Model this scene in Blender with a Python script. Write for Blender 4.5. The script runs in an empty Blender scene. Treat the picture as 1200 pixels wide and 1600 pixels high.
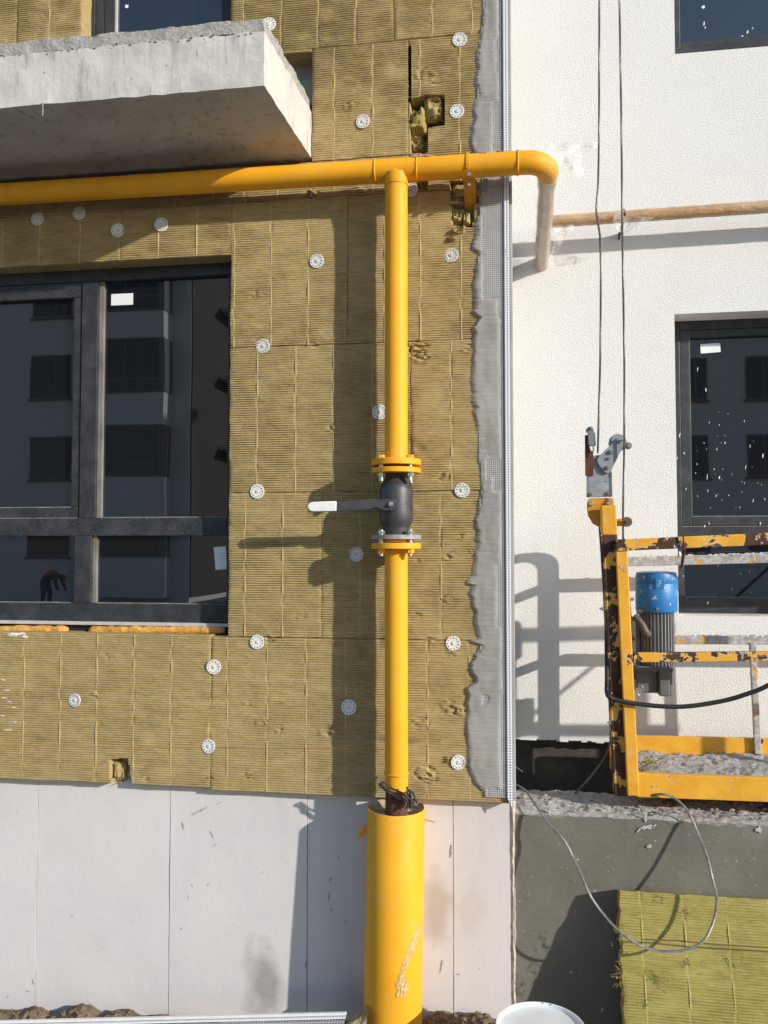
import bpy, math, random
import numpy as np
from mathutils import Vector, Matrix
random.seed(7)
SC = bpy.context.scene
COL = SC.collection
R = math.radians

# ------------------------------------------------------------------ camera
F, CX, CY, CAMZ = 1300.0, 600.0, 800.0, 1.90
YAW, PITCH = R(8.5), R(2.33)
cam = bpy.data.cameras.new('camera')
cam.sensor_fit = 'VERTICAL'; cam.sensor_height = 24.0; cam.lens = 24.0 * F / 1600.0
cam.clip_start = 0.05; cam.clip_end = 600
camo = bpy.data.objects.new('camera', cam); COL.objects.link(camo)
camo.location = (0, 0, CAMZ); camo.rotation_euler = (R(90) + PITCH, 0, YAW)
SC.camera = camo
SC.render.resolution_x, SC.render.resolution_y = 768, 1024

# ------------------------------------------------------------------ sky and sun
SUN_L, SUN_V = 1.75, 0.74            # metres left / down per metre towards the wall
elev = math.atan(SUN_V / math.hypot(1, SUN_L))
W = bpy.data.worlds.new('World'); SC.world = W; W.use_nodes = True
nt = W.node_tree
bg = nt.nodes['Background']
sky = nt.nodes.new('ShaderNodeTexSky'); sky.sky_type = 'NISHITA'; sky.sun_disc = False
sky.sun_elevation = elev; sky.sun_rotation = math.atan2(SUN_L, -1.0)
sky.altitude = 200; sky.air_density = 1.0; sky.dust_density = 0.4; sky.ozone_density = 1.0
nt.links.new(sky.outputs[0], bg.inputs[0]); bg.inputs[1].default_value = 0.15
sl = bpy.data.lights.new('sun', 'SUN'); sl.energy = 3.9; sl.angle = R(0.75); sl.color = (1.0, 0.935, 0.835)
so = bpy.data.objects.new('sun', sl); COL.objects.link(so); so.location = (8, -5, 8)
so.rotation_euler = Vector((-SUN_L, 1, -SUN_V)).to_track_quat('-Z', 'Y').to_euler()
vs = SC.view_settings
vs.view_transform = 'Standard'; vs.look = 'None'; vs.exposure = 0.33; vs.gamma = 1.0

# ------------------------------------------------------------------ survey: photo pixel + depth -> point
RM = Matrix.Rotation(YAW, 3, 'Z') @ Matrix.Rotation(R(90) + PITCH, 3, 'X')
def at(px, py, Y):
    d = RM @ Vector(((px - CX) / F, (CY - py) / F, -1.0))
    s = Y / d.y
    return Vector((d.x * s, Y, CAMZ + d.z * s))
def ax(px, Y, py=853): return at(px, py, Y).x
def az(py, Y, px=600): return at(px, py, Y).z

# main planes (metres from the camera, along the wall normal)
YW = 3.300     # ribbed mineral wool face
YP = 3.192     # gas pipe axis
YX = 3.345     # plinth foam boards
YLW = 3.385    # left window frame face
YR = 4.030     # white rendered wall
YRW = 4.165    # right window frame face
YG = 3.365     # grey parapet face
YB = 2.750     # balcony front

# ------------------------------------------------------------------ numpy noise
def _lat(seed): return np.random.RandomState(seed).rand(256, 256)
_LC = {}
def vn(x, y, seed=0):
    if seed not in _LC: _LC[seed] = _lat(seed)
    g = _LC[seed]
    x = np.asarray(x, float); y = np.asarray(y, float)
    xi = np.floor(x).astype(int); yi = np.floor(y).astype(int)
    fx = x - xi; fy = y - yi
    fx = fx * fx * (3 - 2 * fx); fy = fy * fy * (3 - 2 * fy)
    a = g[xi % 256, yi % 256]; b = g[(xi + 1) % 256, yi % 256]
    c = g[xi % 256, (yi + 1) % 256]; d = g[(xi + 1) % 256, (yi + 1) % 256]
    return (a * (1 - fx) + b * fx) * (1 - fy) + (c * (1 - fx) + d * fx) * fy - 0.5
def fbm(x, y, seed=0, o=4):
    s = 0; a = 1.0
    for k in range(o):
        s = s + a * vn(np.asarray(x) * 2 ** k, np.asarray(y) * 2 ** k, seed + k); a *= 0.5
    return s
def inpoly(X, Z, poly):
    m = np.zeros(np.shape(X), bool); n = len(poly)
    for i in range(n):
        x1, z1 = poly[i]; x2, z2 = poly[(i + 1) % n]
        c = ((z1 > Z) != (z2 > Z)) & (X < (x2 - x1) * (Z - z1) / (z2 - z1 + 1e-12) + x1)
        m ^= c
    return m

# ------------------------------------------------------------------ mesh building
class MB:
    def __init__(s): s.v = []; s.f = []; s.m = []
    def add(s, vs, fs, mi=0):
        o = len(s.v); s.v += [tuple(v) for v in vs]
        s.f += [tuple(i + o for i in f) for f in fs]; s.m += [mi] * len(fs); return s
    def box(s, a, b, mi=0):
        x0, y0, z0 = [min(a[i], b[i]) for i in range(3)]; x1, y1, z1 = [max(a[i], b[i]) for i in range(3)]
        v = [(x0,y0,z0),(x1,y0,z0),(x1,y1,z0),(x0,y1,z0),(x0,y0,z1),(x1,y0,z1),(x1,y1,z1),(x0,y1,z1)]
        return s.add(v, [(0,3,2,1),(4,5,6,7),(0,1,5,4),(1,2,6,5),(2,3,7,6),(3,0,4,7)], mi)
    def beam(s, p, q, w, d, mi=0, up=None):
        p = Vector(p); q = Vector(q); t = (q - p).normalized()
        n = Vector((0, 1, 0)) if up is None else Vector(up)
        u = t.cross(n).normalized(); n = u.cross(t).normalized()
        v = []
        for c in (p, q):
            for a, b in ((-1,-1),(1,-1),(1,1),(-1,1)): v.append(c + u * a * w / 2 + n * b * d / 2)
        return s.add(v, [(0,1,2,3),(7,6,5,4),(0,4,5,1),(1,5,6,2),(2,6,7,3),(3,7,4,0)], mi)
    def tube(s, pts, r, n=12, cap=True, mi=0, phase=0.0):
        pts = [Vector(p) for p in pts]; m = len(pts)
        rr = r if hasattr(r, '__len__') else [r] * m
        T = []
        for i in range(m):
            t = pts[min(i + 1, m - 1)] - pts[max(i - 1, 0)]; T.append(t.normalized())
        ref = Vector((0, 0, 1)) if abs(T[0].z) < 0.9 else Vector((1, 0, 0))
        u = T[0].cross(ref).normalized(); vv = []
        for i in range(m):
            u = (u - T[i] * u.dot(T[i])).normalized(); w = T[i].cross(u)
            for k in range(n):
                a = 2 * math.pi * k / n + phase
                vv.append(pts[i] + (u * math.cos(a) + w * math.sin(a)) * rr[i])
        fs = []
        for i in range(m - 1):
            for k in range(n):
                k2 = (k + 1) % n
                fs.append((i*n+k, i*n+k2, (i+1)*n+k2, (i+1)*n+k))
        if cap: fs += [tuple(reversed(range(n))), tuple(range((m-1)*n, m*n))]
        return s.add(vv, fs, mi)
    def cyl(s, p, q, r, n=16, mi=0): return s.tube([p, q], r, n, True, mi)
    def lathe(s, prof, c, n=32, axis='Z', mi=0):   # prof: (radius, along)
        vv = []; fs = []; m = len(prof); c = Vector(c)
        for r, h in prof:
            for k in range(n):
                a = 2 * math.pi * k / n; x, y = r * math.cos(a), r * math.sin(a)
                vv.append(c + (Vector((x, y, h)) if axis == 'Z' else Vector((x, -h, y)) if axis == 'Y' else Vector((h, x, y))))
        for i in range(m - 1):
            for k in range(n):
                k2 = (k + 1) % n; fs.append((i*n+k, i*n+k2, (i+1)*n+k2, (i+1)*n+k))
        fs.append(tuple(reversed(range(n)))); fs.append(tuple(range((m-1)*n, m*n)))
        return s.add(vv, fs, mi)
    def prism(s, poly, y0, y1, mi=0):              # polygon of (x, z), extruded from y0 (front) to y1
        n = len(poly)
        v = [(x, y0, z) for x, z in poly] + [(x, y1, z) for x, z in poly]
        fs = [tuple(range(n)), tuple(reversed(range(n, 2 * n)))]
        fs += [((i + 1) % n, i, n + i, n + (i + 1) % n) for i in range(n)]
        return s.add(v, fs, mi)
    def grid(s, P, mi=0):                          # P: array (rows, cols, 3)
        r, c, _ = P.shape; o = len(s.v)
        s.v += [tuple(q) for q in P.reshape(-1, 3).tolist()]
        i = (np.arange(r - 1)[:, None] * c + np.arange(c - 1)[None, :] + o).ravel()
        s.f += list(zip(i.tolist(), (i + 1).tolist(), (i + c + 1).tolist(), (i + c).tolist()))
        s.m += [mi] * len(i); return s
def mesh_of(mb, name, mats, base=(0, 0, 0), smooth=35):
    me = bpy.data.meshes.new(name); nv = len(mb.v)
    b = np.array(base, float); V = np.array(mb.v, float) - b
    me.from_pydata(V.tolist(), [], mb.f)
    for m in (mats if isinstance(mats, (list, tuple)) else [mats]): me.materials.append(m)
    if any(mb.m): me.polygons.foreach_set('material_index', mb.m)
    me.validate(); me.update()
    import bmesh
    bm = bmesh.new(); bm.from_mesh(me); bmesh.ops.recalc_face_normals(bm, faces=bm.faces)
    bm.to_mesh(me); bm.free()
    for k_, v_ in getattr(mb, 'attr', {}).items():
        a_ = me.attributes.new(k_, 'FLOAT', 'POINT'); v_ = np.concatenate([v_.ravel(), np.zeros(nv - v_.size)]) ; a_.data.foreach_set('value', v_.astype(np.float32))
    if smooth is not None:
        me.shade_smooth(); me.set_sharp_from_angle(angle=R(smooth))
    return me
BASE = {}
def link(name, data, parent=None, loc=(0, 0, 0)):
    o = bpy.data.objects.new(name, data); COL.objects.link(o)
    o.parent = parent; o.location = loc; return o
def thing(name, label, cat, base, group=None):
    o = link(name, None, None, base); BASE[o] = Vector(base); o.empty_display_size = 0.1
    o['label'] = label; o['category'] = cat
    if group: o['group'] = group
    return o
def part(name, mb, mat, parent, smooth=35, bevel=0, label=None, kind=None, seg=2):
    b = BASE[parent]; o = link(name, mesh_of(mb, name, mat, b, smooth), parent)
    BASE[o] = b
    if bevel:
        m = o.modifiers.new('bevel', 'BEVEL'); m.width = bevel; m.segments = seg; m.limit_method = 'ANGLE'; m.angle_limit = R(40)
    if label: o['label'] = label
    if kind: o['kind'] = kind
    return o
def solo(name, mb, mat, label, cat, base, smooth=35, kind=None, bevel=0, group=None):
    o = link(name, mesh_of(mb, name, mat, base, smooth), None, base); BASE[o] = Vector(base)
    if label: o['label'] = label
    if cat: o['category'] = cat
    if kind: o['kind'] = kind
    if group: o['group'] = group
    if bevel:
        m = o.modifiers.new('bevel', 'BEVEL'); m.width = bevel; m.segments = 2; m.limit_method = 'ANGLE'; m.angle_limit = R(40)
    return o
def repeat(src, parent, loc, rot=None):
    o = src.copy(); COL.objects.link(o); o.parent = parent; o.location = loc
    if rot: o.rotation_euler = rot
    return o

# ------------------------------------------------------------------ materials
class N:
    def __init__(s, name):
        s.mat = bpy.data.materials.new(name); s.mat.use_nodes = True
        s.t = s.mat.node_tree; s.b = s.t.nodes['Principled BSDF']; s.c = None
    def n(s, ty, **k):
        q = s.t.nodes.new(ty)
        for a, b in k.items(): setattr(q, a, b)
        return q
    def put(s, sock, v):
        if hasattr(v, 'is_output') or isinstance(v, bpy.types.NodeSocket): s.t.links.new(v, sock)
        else: sock.default_value = v
    def co(s, scale=(1, 1, 1), loc=(0, 0, 0)):
        if s.c is None: s.c = s.n('ShaderNodeTexCoord')
        m = s.n('ShaderNodeMapping'); s.t.links.new(s.c.outputs['Object'], m.inputs[0])
        m.inputs['Scale'].default_value = scale; m.inputs['Location'].default_value = loc
        return m.outputs[0]
    def noise(s, scale, detail=4, rough=0.55, vec=None, stretch=(1, 1, 1), loc=(0, 0, 0), dist=0.0):
        q = s.n('ShaderNodeTexNoise'); q.inputs['Scale'].default_value = scale
        q.inputs['Detail'].default_value = detail; q.inputs['Roughness'].default_value = rough
        q.inputs['Distortion'].default_value = dist
        s.t.links.new(vec or s.co(stretch, loc), q.inputs['Vector']); return q.outputs[0]
    def voro(s, scale, stretch=(1, 1, 1), feature='F1', loc=(0, 0, 0), rnd=1.0):
        q = s.n('ShaderNodeTexVoronoi', feature=feature); q.inputs['Scale'].default_value = scale
        q.inputs['Randomness'].default_value = rnd
        s.t.links.new(s.co(stretch, loc), q.inputs['Vector']); return q.outputs[0]
    def ramp(s, v, a, b, c0=0.0, c1=1.0):
        q = s.n('ShaderNodeMapRange'); s.put(q.inputs[0], v)
        for i, x in enumerate((a, b, c0, c1)): q.inputs[i + 1].default_value = x
        return q.outputs[0]
    def math(s, op, a, b=0.0):
        q = s.n('ShaderNodeMath', operation=op); s.put(q.inputs[0], a); s.put(q.inputs[1], b); return q.outputs[0]
    def mix(s, f, a, b, mode='MIX'):
        q = s.n('ShaderNodeMix', data_type='RGBA', blend_type=mode); s.put(q.inputs[0], f)
        for sock, v in ((q.inputs[6], a), (q.inputs[7], b)):
            if isinstance(v, (tuple, list)) and len(v) == 3: v = (*v, 1.0)
            s.put(sock, v)
        return q.outputs[2]
    def bump(s, h, strength=0.3, dist=0.01):
        q = s.n('ShaderNodeBump'); q.inputs['Strength'].default_value = strength; q.inputs['Distance'].default_value = dist
        s.put(q.inputs['Height'], h); s.t.links.new(q.outputs[0], s.b.inputs['Normal'])
    def done(s, col=None, rough=None, metal=None, spec=None, **k):
        for nm, v in (('Base Color', col), ('Roughness', rough), ('Metallic', metal), ('Specular IOR Level', spec)):
            if v is None: continue
            if isinstance(v, (tuple, list)) and len(v) == 3: v = (*v, 1.0)
            s.put(s.b.inputs[nm], v)
        for a, v in k.items(): s.put(s.b.inputs[a], v)
        return s.mat
def plain(name, col, rough=0.5, metal=0.0, var=0.15, scale=30, bump=0.0, spec=0.4):
    m = N(name); n1 = m.noise(scale)
    c = m.mix(m.ramp(n1, .3, .7), tuple(x * (1 - var) for x in col), tuple(min(1, x * (1 + var)) for x in col))
    if bump: m.bump(m.noise(scale * 3), bump, 0.004)
    return m.done(c, rough, metal, spec)

def wool_mat(name, lo, hi, stain, pale):
    m = N(name)
    big = m.noise(2.2, 3); fine = m.noise(60, 4, .6, stretch=(0.35, 1, 2.2)); streak = m.noise(7, 4, .6, stretch=(1, 1, 5))
    c = m.mix(m.ramp(fine, .3, .7), lo, hi)
    c = m.mix(m.ramp(streak, .42, .72, 0, .55), c, pale)
    c = m.mix(m.ramp(big, .48, .74, 0, .38), c, stain)
    sp = m.noise(16, 5, .62, loc=(3, 1, 7)); c = m.mix(m.ramp(sp, .64, .74, 0, .38), c, (.16, .14, .11))
    at_ = m.n('ShaderNodeAttribute'); at_.attribute_name = 'fresh'; c = m.mix(m.math('MULTIPLY', at_.outputs['Fac'], .55), c, pale)
    at_ = m.n('ShaderNodeAttribute'); at_.attribute_name = 'dirt'; c = m.mix(m.math('MULTIPLY', at_.outputs['Fac'], m.ramp(m.noise(40, 4), .3, .6, .35, .9)), c, (.075, .06, .04))
    m.bump(m.noise(420, 3, .7), 0.5, 0.002)
    return m.done(c, 0.95, 0, 0.1)
M = {}
M['wool'] = wool_mat('mineral_wool', (.312, .232, .100), (.425, .326, .155), (.265, .20, .105), (.50, .40, .21))
M['wool_green'] = wool_mat('mineral_wool_fresh', (.265, .222, .064), (.375, .318, .105), (.17, .135, .052), (.44, .38, .15))
m = N('adhesive_mortar')
c = m.mix(m.ramp(m.noise(5, 5), .3, .7), (.27, .262, .25), (.36, .352, .335))
c = m.mix(m.ramp(m.noise(24, 4, stretch=(1, 1, 3)), .55, .7, 0, .5), c, (.40, .39, .37))
m.bump(m.noise(90, 4, stretch=(.4, 1, 1.4)), .22, .003); M['adhesive'] = m.done(c, .9, 0, .15)
M['thread'] = plain('glass_fibre', (.62, .62, .63), .7)
m = N('corner_bead_plastic')   # white plastic with rows of small punched holes
s = m.n('ShaderNodeSeparateXYZ'); m.t.links.new(m.co((1, 1, 1)), s.inputs[0])
fx = m.math('SUBTRACT', m.math('FRACT', m.math('MULTIPLY', s.outputs[0], 1 / .0105)), .5)
fz = m.math('SUBTRACT', m.math('FRACT', m.math('MULTIPLY', s.outputs[2], 1 / .0105)), .5)
d2 = m.math('ADD', m.math('MULTIPLY', fx, fx), m.math('MULTIPLY', fz, fz))
dots = m.ramp(d2, .075, .105, 1, 0)
cc = m.mix(dots, (.80, .80, .82), (.10, .12, .25))
grey = m.ramp(m.noise(9, 4, loc=(1, 2, 3)), .60, .66)
M['bead'] = m.done(m.mix(grey, cc, (.36, .35, .33)), .5)
m = N('anchor_plastic')
c = m.mix(m.ramp(m.noise(70, 4, .6), .5, .75, 0, .6), (.70, .70, .70), (.42, .38, .30)); M['disc'] = m.done(c, .5, 0, .4)
M['disc_hub'] = plain('anchor_pin', (.52, .56, .42), .5)
M['hole'] = plain('anchor_hole', (.12, .11, .10), .8)
m = N('foam_board')
c = m.mix(m.ramp(m.noise(1.8, 4), .35, .68), (.605, .585, .59), (.665, .645, .645))
c = m.mix(m.ramp(m.noise(34, 3, loc=(5, 5, 1)), .71, .75, 0, .6), c, (.28, .26, .24))
c = m.mix(m.ramp(m.noise(2.6, 4, loc=(9, 4, 2)), .60, .78, 0, .35), c, (.47, .44, .42))
for (px_, py_, rx_, rz_, col_, k_) in ((412, 1540, 33, 62, (.27, .26, .25), .75), (686, 1420, 26, 60, (.36, .30, .24), .55), (735, 1420, 20, 50, (.42, .37, .31), .3), (560, 1560, 40, 40, (.35, .34, .34), .35)):
    c0_ = at(px_, py_, YX) - Vector((ax(798, YW) - 1.0, YW + .1, 0))
    sub = m.n('ShaderNodeVectorMath', operation='SUBTRACT'); m.t.links.new(m.co(), sub.inputs[0]); sub.inputs[1].default_value = c0_
    scl = m.n('ShaderNodeVectorMath', operation='MULTIPLY'); m.t.links.new(sub.outputs[0], scl.inputs[0]); scl.inputs[1].default_value = (1 / (rx_ * .0026), 0, 1 / (rz_ * .0026))
    ln = m.n('ShaderNodeVectorMath', operation='LENGTH'); m.t.links.new(scl.outputs[0], ln.inputs[0])
    dd = m.math('ADD', ln.outputs['Value'], m.ramp(m.noise(9, 4, loc=(px_, 0, 0)), .2, .8, -.55, .55))
    c = m.mix(m.ramp(dd, .35, 1.15, k_, 0), c, col_)
m.bump(m.noise(30, 4, stretch=(1, 1, .6)), .25, .004); M['xps'] = m.done(c, .6, 0, .3)
m = N('damp_stain'); M['stain'] = m.done((.3, .3, .3), .8)
m = N('balcony_concrete')
st = m.noise(5, 5, .6, stretch=(5, 5, .7))
c = m.mix(m.ramp(m.noise(4, 5), .3, .7), (.48, .465, .44), (.64, .62, .59))
c = m.mix(m.ramp(st, .56, .74, 0, .75), c, (.25, .225, .19)); c = m.mix(m.ramp(m.noise(16, 5, .65, stretch=(6, 6, .5), loc=(4, 0, 0)), .64, .70, 0, .7), c, (.20, .18, .15))
c = m.mix(m.ramp(m.noise(55, 2), .70, .74, 0, .7), c, (.20, .18, .16))
m.bump(m.noise(40, 5), .4, .006); M['concrete'] = m.done(c, .85, 0, .2)
m = N('rough_mortar')
c = m.mix(m.ramp(m.noise(45, 5, .7), .3, .7), (.30, .29, .27), (.52, .50, .47))
c = m.mix(m.ramp(m.voro(60), .10, .04, 0, .8), c, (.72, .71, .69))
m.bump(m.noise(80, 5, .7), .9, .01); M['mortar'] = m.done(c, .95, 0, .1)
M['masonry'] = plain('masonry', (.34, .33, .31), .9, scale=8, bump=.4)
m = N('stucco')
c = m.mix(m.ramp(m.noise(1.2, 4), .3, .7), (.765, .765, .75), (.81, .81, .80))
c = m.mix(m.ramp(m.noise(2.6, 5, .6, stretch=(1, 1, .6), loc=(3, 2, 8)), .54, .80, 0, .25), c, (.66, .655, .63)); c = m.mix(m.ramp(m.noise(11, 5, .7, loc=(1, 7, 2)), .70, .82, 0, .25), c, (.54, .52, .48))
g1 = m.noise(150, 3, .6, dist=.5); g2 = m.noise(40, 3, .5)
m.bump(m.math('ADD', m.ramp(g1, .38, .66), m.math('MULTIPLY', g2, .35)), .5, .003); M['stucco'] = m.done(c, .9, 0, .15)
m = N('window_frame')
c = m.mix(m.ramp(m.noise(14, 3, .5), .4, .7), (.028, .031, .036), (.052, .054, .060))
c = m.mix(m.ramp(m.noise(260, 2, .5), .64, .70, 0, .5), c, (.33, .33, .33)); M['frame'] = m.done(c, .42, 0, .4)
m = N('lit_look_frame_edge')  # paler than the frame: lit look of its edges painted into the colour
M['frame_edge'] = m.done(m.mix(m.ramp(m.noise(18, 3, stretch=(1, 1, .3)), .35, .7), (.13, .125, .115), (.27, .255, .235)), .8)
m = N('window_glass')
m.bump(m.noise(1.4, 2), .03, .02)
M['glass'] = m.done((.006, .007, .009), .0, 0, .5, IOR=2.2)
M['sticker'] = plain('paper_label', (.80, .85, .86), .6, var=.03)
m = N('mounting_foam')
m.bump(m.noise(60, 4), .8, .01); M['foam'] = m.done(m.mix(m.ramp(m.noise(30, 4), .35, .7), (.52, .25, .045), (.78, .42, .10)), .8)
M['sill'] = plain('sill_profile', (.50, .49, .49), .5)
M['tan_sill'] = plain('tan_sill_profile', (.33, .29, .26), .6)
M['rubber'] = plain('black_rubber', (.018, .018, .02), .55)
m = N('yellow_gloss_paint')
c = m.mix(m.ramp(m.noise(6, 4), .3, .7), (.80, .355, .010), (.87, .41, .014))
c = m.mix(m.ramp(m.noise(38, 4, .6), .70, .76, 0, .6), c, (.46, .27, .09))
c = m.mix(m.ramp(m.noise(9, 5, .65, loc=(2, 8, 1)), .50, .80, 0, .35), c, (.66, .40, .11)); c = m.mix(m.ramp(m.noise(3.5, 4, .6, stretch=(3, 3, .4)), .55, .75, 0, .3), c, (.62, .25, .01)); c = m.mix(m.ramp(m.noise(110, 3, .6, loc=(7, 7, 7)), .70, .74, 0, .6), c, (.30, .20, .09))
m.bump(m.noise(140, 3), .10, .002); M['yellow'] = m.done(c, .55, 0, .35)
m = N('yellow_casing_paint')
c = m.mix(m.ramp(m.noise(5, 4), .3, .7), (.80, .36, .014), (.86, .41, .022))
sm = m.math('MULTIPLY', m.noise(22, 5, .65, stretch=(1.6, 1.6, .5)), 1.0)
c = m.mix(m.ramp(sm, .68, .76, 0, .7), c, (.50, .42, .30))
c = m.mix(m.ramp(m.noise(8, 5, .65, loc=(2, 8, 1)), .50, .80, 0, .35), c, (.70, .43, .12)); c = m.mix(m.ramp(m.noise(90, 3, .6, loc=(7, 7, 7)), .70, .74, 0, .6), c, (.30, .20, .09))
m.bump(m.noise(120, 3), .10, .002); M['casing'] = m.done(c, .6, 0, .3)
M['bracket'] = plain('bracket_paint', (.60, .25, .02), .5, var=.2)
def chipped(name, rust, grey, loc=(0, 0, 0)):
    m = N(name)
    n1 = m.noise(13, 8, .68, loc=loc, dist=.3); n2 = m.noise(26, 5, .65, loc=(loc[0] + 4, 2, 1))
    y = m.mix(m.ramp(m.noise(14, 4), .35, .7), (.70, .33, .022), (.80, .42, .045))
    y = m.mix(m.ramp(n2, .58, .72, 0, .5), y, (.62, .46, .28))
    rs = m.mix(m.ramp(n2, .3, .7), (.045, .02, .012), (.10, .05, .032))
    a = .5 + .28 * (1 - 2 * rust)
    rf = m.ramp(n1, a, a + .012); y = m.mix(m.ramp(n1, a - .030, a - .004, 0, .65), y, (.70, .52, .30)); c = m.mix(rf, y, rs)
    g = m.noise(13, 6, .68, loc=(loc[0] + 9, 8, 3)); b = .5 + .30 * (1 - 2 * grey)
    gf = m.ramp(g, b, b + .04); c = m.mix(gf, c, m.mix(m.ramp(m.noise(50, 4), .3, .7), (.26, .25, .24), (.56, .55, .53)))
    hh = m.math('ADD', m.math('MULTIPLY', rf, -1.0), m.math('MULTIPLY', gf, 2.0))
    m.bump(m.math('ADD', hh, n2), .5, .003)
    return m.done(c, m.ramp(rf, 0, 1, .5, .85), 0, .35)
M['chip_post'] = chipped('chipped_yellow_brown', .60, .10)
M['chip_low'] = chipped('chipped_yellow', .24, .30, (2, 5, 1))
M['chip_rail'] = chipped('chipped_rail', .50, .34, (7, 1, 4))
M['chip_mortar'] = chipped('mortar_crusted_rail', .22, .66, (1, 9, 2))
M['rust'] = plain('rusty_steel', (.10, .045, .028), .85, var=.4, bump=.4)
m = N('cast_iron')
m.bump(m.noise(160, 4), .35, .003)
M['iron'] = m.done(m.mix(m.ramp(m.noise(20, 4), .3, .75), (.040, .040, .042), (.095, .095, .098)), .45, .3, .5)
M['dark_bar'] = plain('dark_handle', (.06, .062, .07), .45)
M['white_sleeve'] = plain('white_vinyl', (.82, .82, .83), .4, var=.03)
M['zinc'] = plain('zinc_bolt', (.52, .52, .50), .35, .85)
M['grey_smear'] = plain('mortar_smeared_steel', (.30, .29, .30), .7, scale=50, var=.4)
m = N('grey_lock_paint')
c = m.mix(m.ramp(m.noise(16, 4), .3, .7), (.25, .265, .285), (.34, .355, .375))
c = m.mix(m.ramp(m.noise(40, 4), .64, .72, 0, .6), c, (.18, .14, .11)); M['lock'] = m.done(c, .5, .2, .4)
m = N('blue_paint_splashed')
c = m.mix(m.ramp(m.noise(10, 4), .3, .7), (.018, .15, .42), (.03, .21, .52))
sp = m.noise(34, 5, .7); lean = m.n('ShaderNodeSeparateXYZ'); m.t.links.new(m.co(), lean.inputs[0])
m_sp = m.ramp(sp, .60, .66, 0, .8); c = m.mix(m_sp, c, (.66, .66, .66)); M['blue'] = m.done(c, .45, 0, .45)
m = N('motor_grey')
c = m.mix(m.ramp(m.noise(12, 4), .3, .7), (.20, .20, .20), (.28, .28, .28))
c = m.mix(m.ramp(m.noise(42, 4, .7, stretch=(1, 1, .4)), .65, .69), c, (.62, .62, .61)); M['motor'] = m.done(c, .5, .2, .4)
M['gear'] = plain('gearbox_grey', (.13, .125, .12), .55, .1)
m = N('wire_rope_steel')
M['rope'] = m.done(m.mix(m.ramp(m.noise(80, 3), .3, .7), (.09, .09, .085), (.20, .20, .19)), .5, .6, .5)
M['rope_pale'] = plain('wire_rope_dusty', (.26, .26, .255), .55, .5, var=.35, scale=60)
M['bitumen'] = plain('bitumen_wall', (.095, .087, .074), .85, scale=6, bump=.5, var=.5)
m = N('grey_plaster')
c = m.mix(m.ramp(m.noise(2.4, 5, .55), .32, .68), (.125, .118, .098), (.185, .176, .150))
c = m.mix(m.ramp(m.noise(5, 5, loc=(3, 3, 3), stretch=(1, 1, .5)), .58, .74, 0, .5), c, (.29, .28, .25))
c = m.mix(m.ramp(m.noise(70, 2, loc=(6, 1, 1)), .72, .75, 0, .8), c, (.5, .49, .46))
m.bump(m.noise(26, 5, stretch=(1, 1, 2)), .4, .006); M['plaster'] = m.done(c, .85, 0, .2)
m = N('film_wrapped_pipe')
n1 = m.noise(24, 5, .6, stretch=(1, .35, 1))
c = m.mix(m.ramp(n1, .35, .7), (.50, .36, .24), (.66, .53, .40)); m.bump(n1, .7, .012)
M['wrap_pale'] = m.done(c, .28, 0, .5, **{'Coat Weight': .7, 'Coat Roughness': .1})
m = N('film_wrapped_brown_pipe')
n1 = m.noise(12, 5, .6, stretch=(1, 1.5, 3.2), dist=.8); n2 = m.noise(5, 3, .5)
c = m.mix(m.ramp(n1, .3, .7), (.42, .215, .075), (.62, .37, .16)); c = m.mix(m.ramp(n2, .5, .7, 0, .45), c, (.66, .50, .34)); m.bump(n1, .8, .012)
M['wrap_brown'] = m.done(c, .25, 0, .5, **{'Coat Weight': .8, 'Coat Roughness': .08})
m = N('thin_plastic_film')
tr = m.n('ShaderNodeBsdfTransparent'); mx = m.n('ShaderNodeMixShader'); out = m.t.nodes['Material Output']
m.put(mx.inputs[0], m.ramp(m.noise(38, 4, .6, stretch=(1, 1, 2.5)), .42, .70, .10, .55)); m.t.links.new(tr.outputs[0], mx.inputs[1]); m.t.links.new(m.b.outputs[0], mx.inputs[2])
m.t.links.new(mx.outputs[0], out.inputs[0]); M['film'] = m.done((.80, .80, .79), .15, 0, .6)
m = N('tight_plastic_wrap')
tr = m.n('ShaderNodeBsdfTransparent'); mx = m.n('ShaderNodeMixShader'); out = m.t.nodes['Material Output']
m.put(mx.inputs[0], m.ramp(m.noise(45, 4, .6, stretch=(1, 1, 2.0), dist=.6), .50, .72, .04, .45)); m.t.links.new(tr.outputs[0], mx.inputs[1]); m.t.links.new(m.b.outputs[0], mx.inputs[2])
m.t.links.new(mx.outputs[0], out.inputs[0]); M['wrap_film'] = m.done((.78, .74, .68), .12, 0, .6)
m = N('yellow_scrap_film')
m.bump(m.noise(20, 4), .8, .02); M['scrap'] = m.done(m.mix(m.ramp(m.noise(18, 4), .35, .65), (.30, .20, .06), (.50, .40, .22)), .35, 0, .5)
m = N('soil')
c = m.mix(m.ramp(m.noise(30, 6, .7), .3, .7), (.15, .11, .075), (.28, .21, .145)); m.bump(m.noise(90, 5, .7), .8, .01)
M['soil'] = m.done(c, .95, 0, .1)
M['white_plastic'] = plain('white_lid', (.76, .79, .80), .45, var=.05, scale=14)
M['white_metal'] = plain('white_track', (.76, .76, .77), .5, var=.06)
m = N('perforated_plate')
s = m.n('ShaderNodeSeparateXYZ'); m.t.links.new(m.co((1, 1, 1)), s.inputs[0])
fx = m.math('SUBTRACT', m.math('FRACT', m.math('MULTIPLY', s.outputs[0], 1 / .011)), .5)
fy = m.math('SUBTRACT', m.math('FRACT', m.math('MULTIPLY', s.outputs[1], 1 / .011)), .5)
d2 = m.math('ADD', m.math('MULTIPLY', fx, fx), m.math('MULTIPLY', fy, fy))
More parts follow.
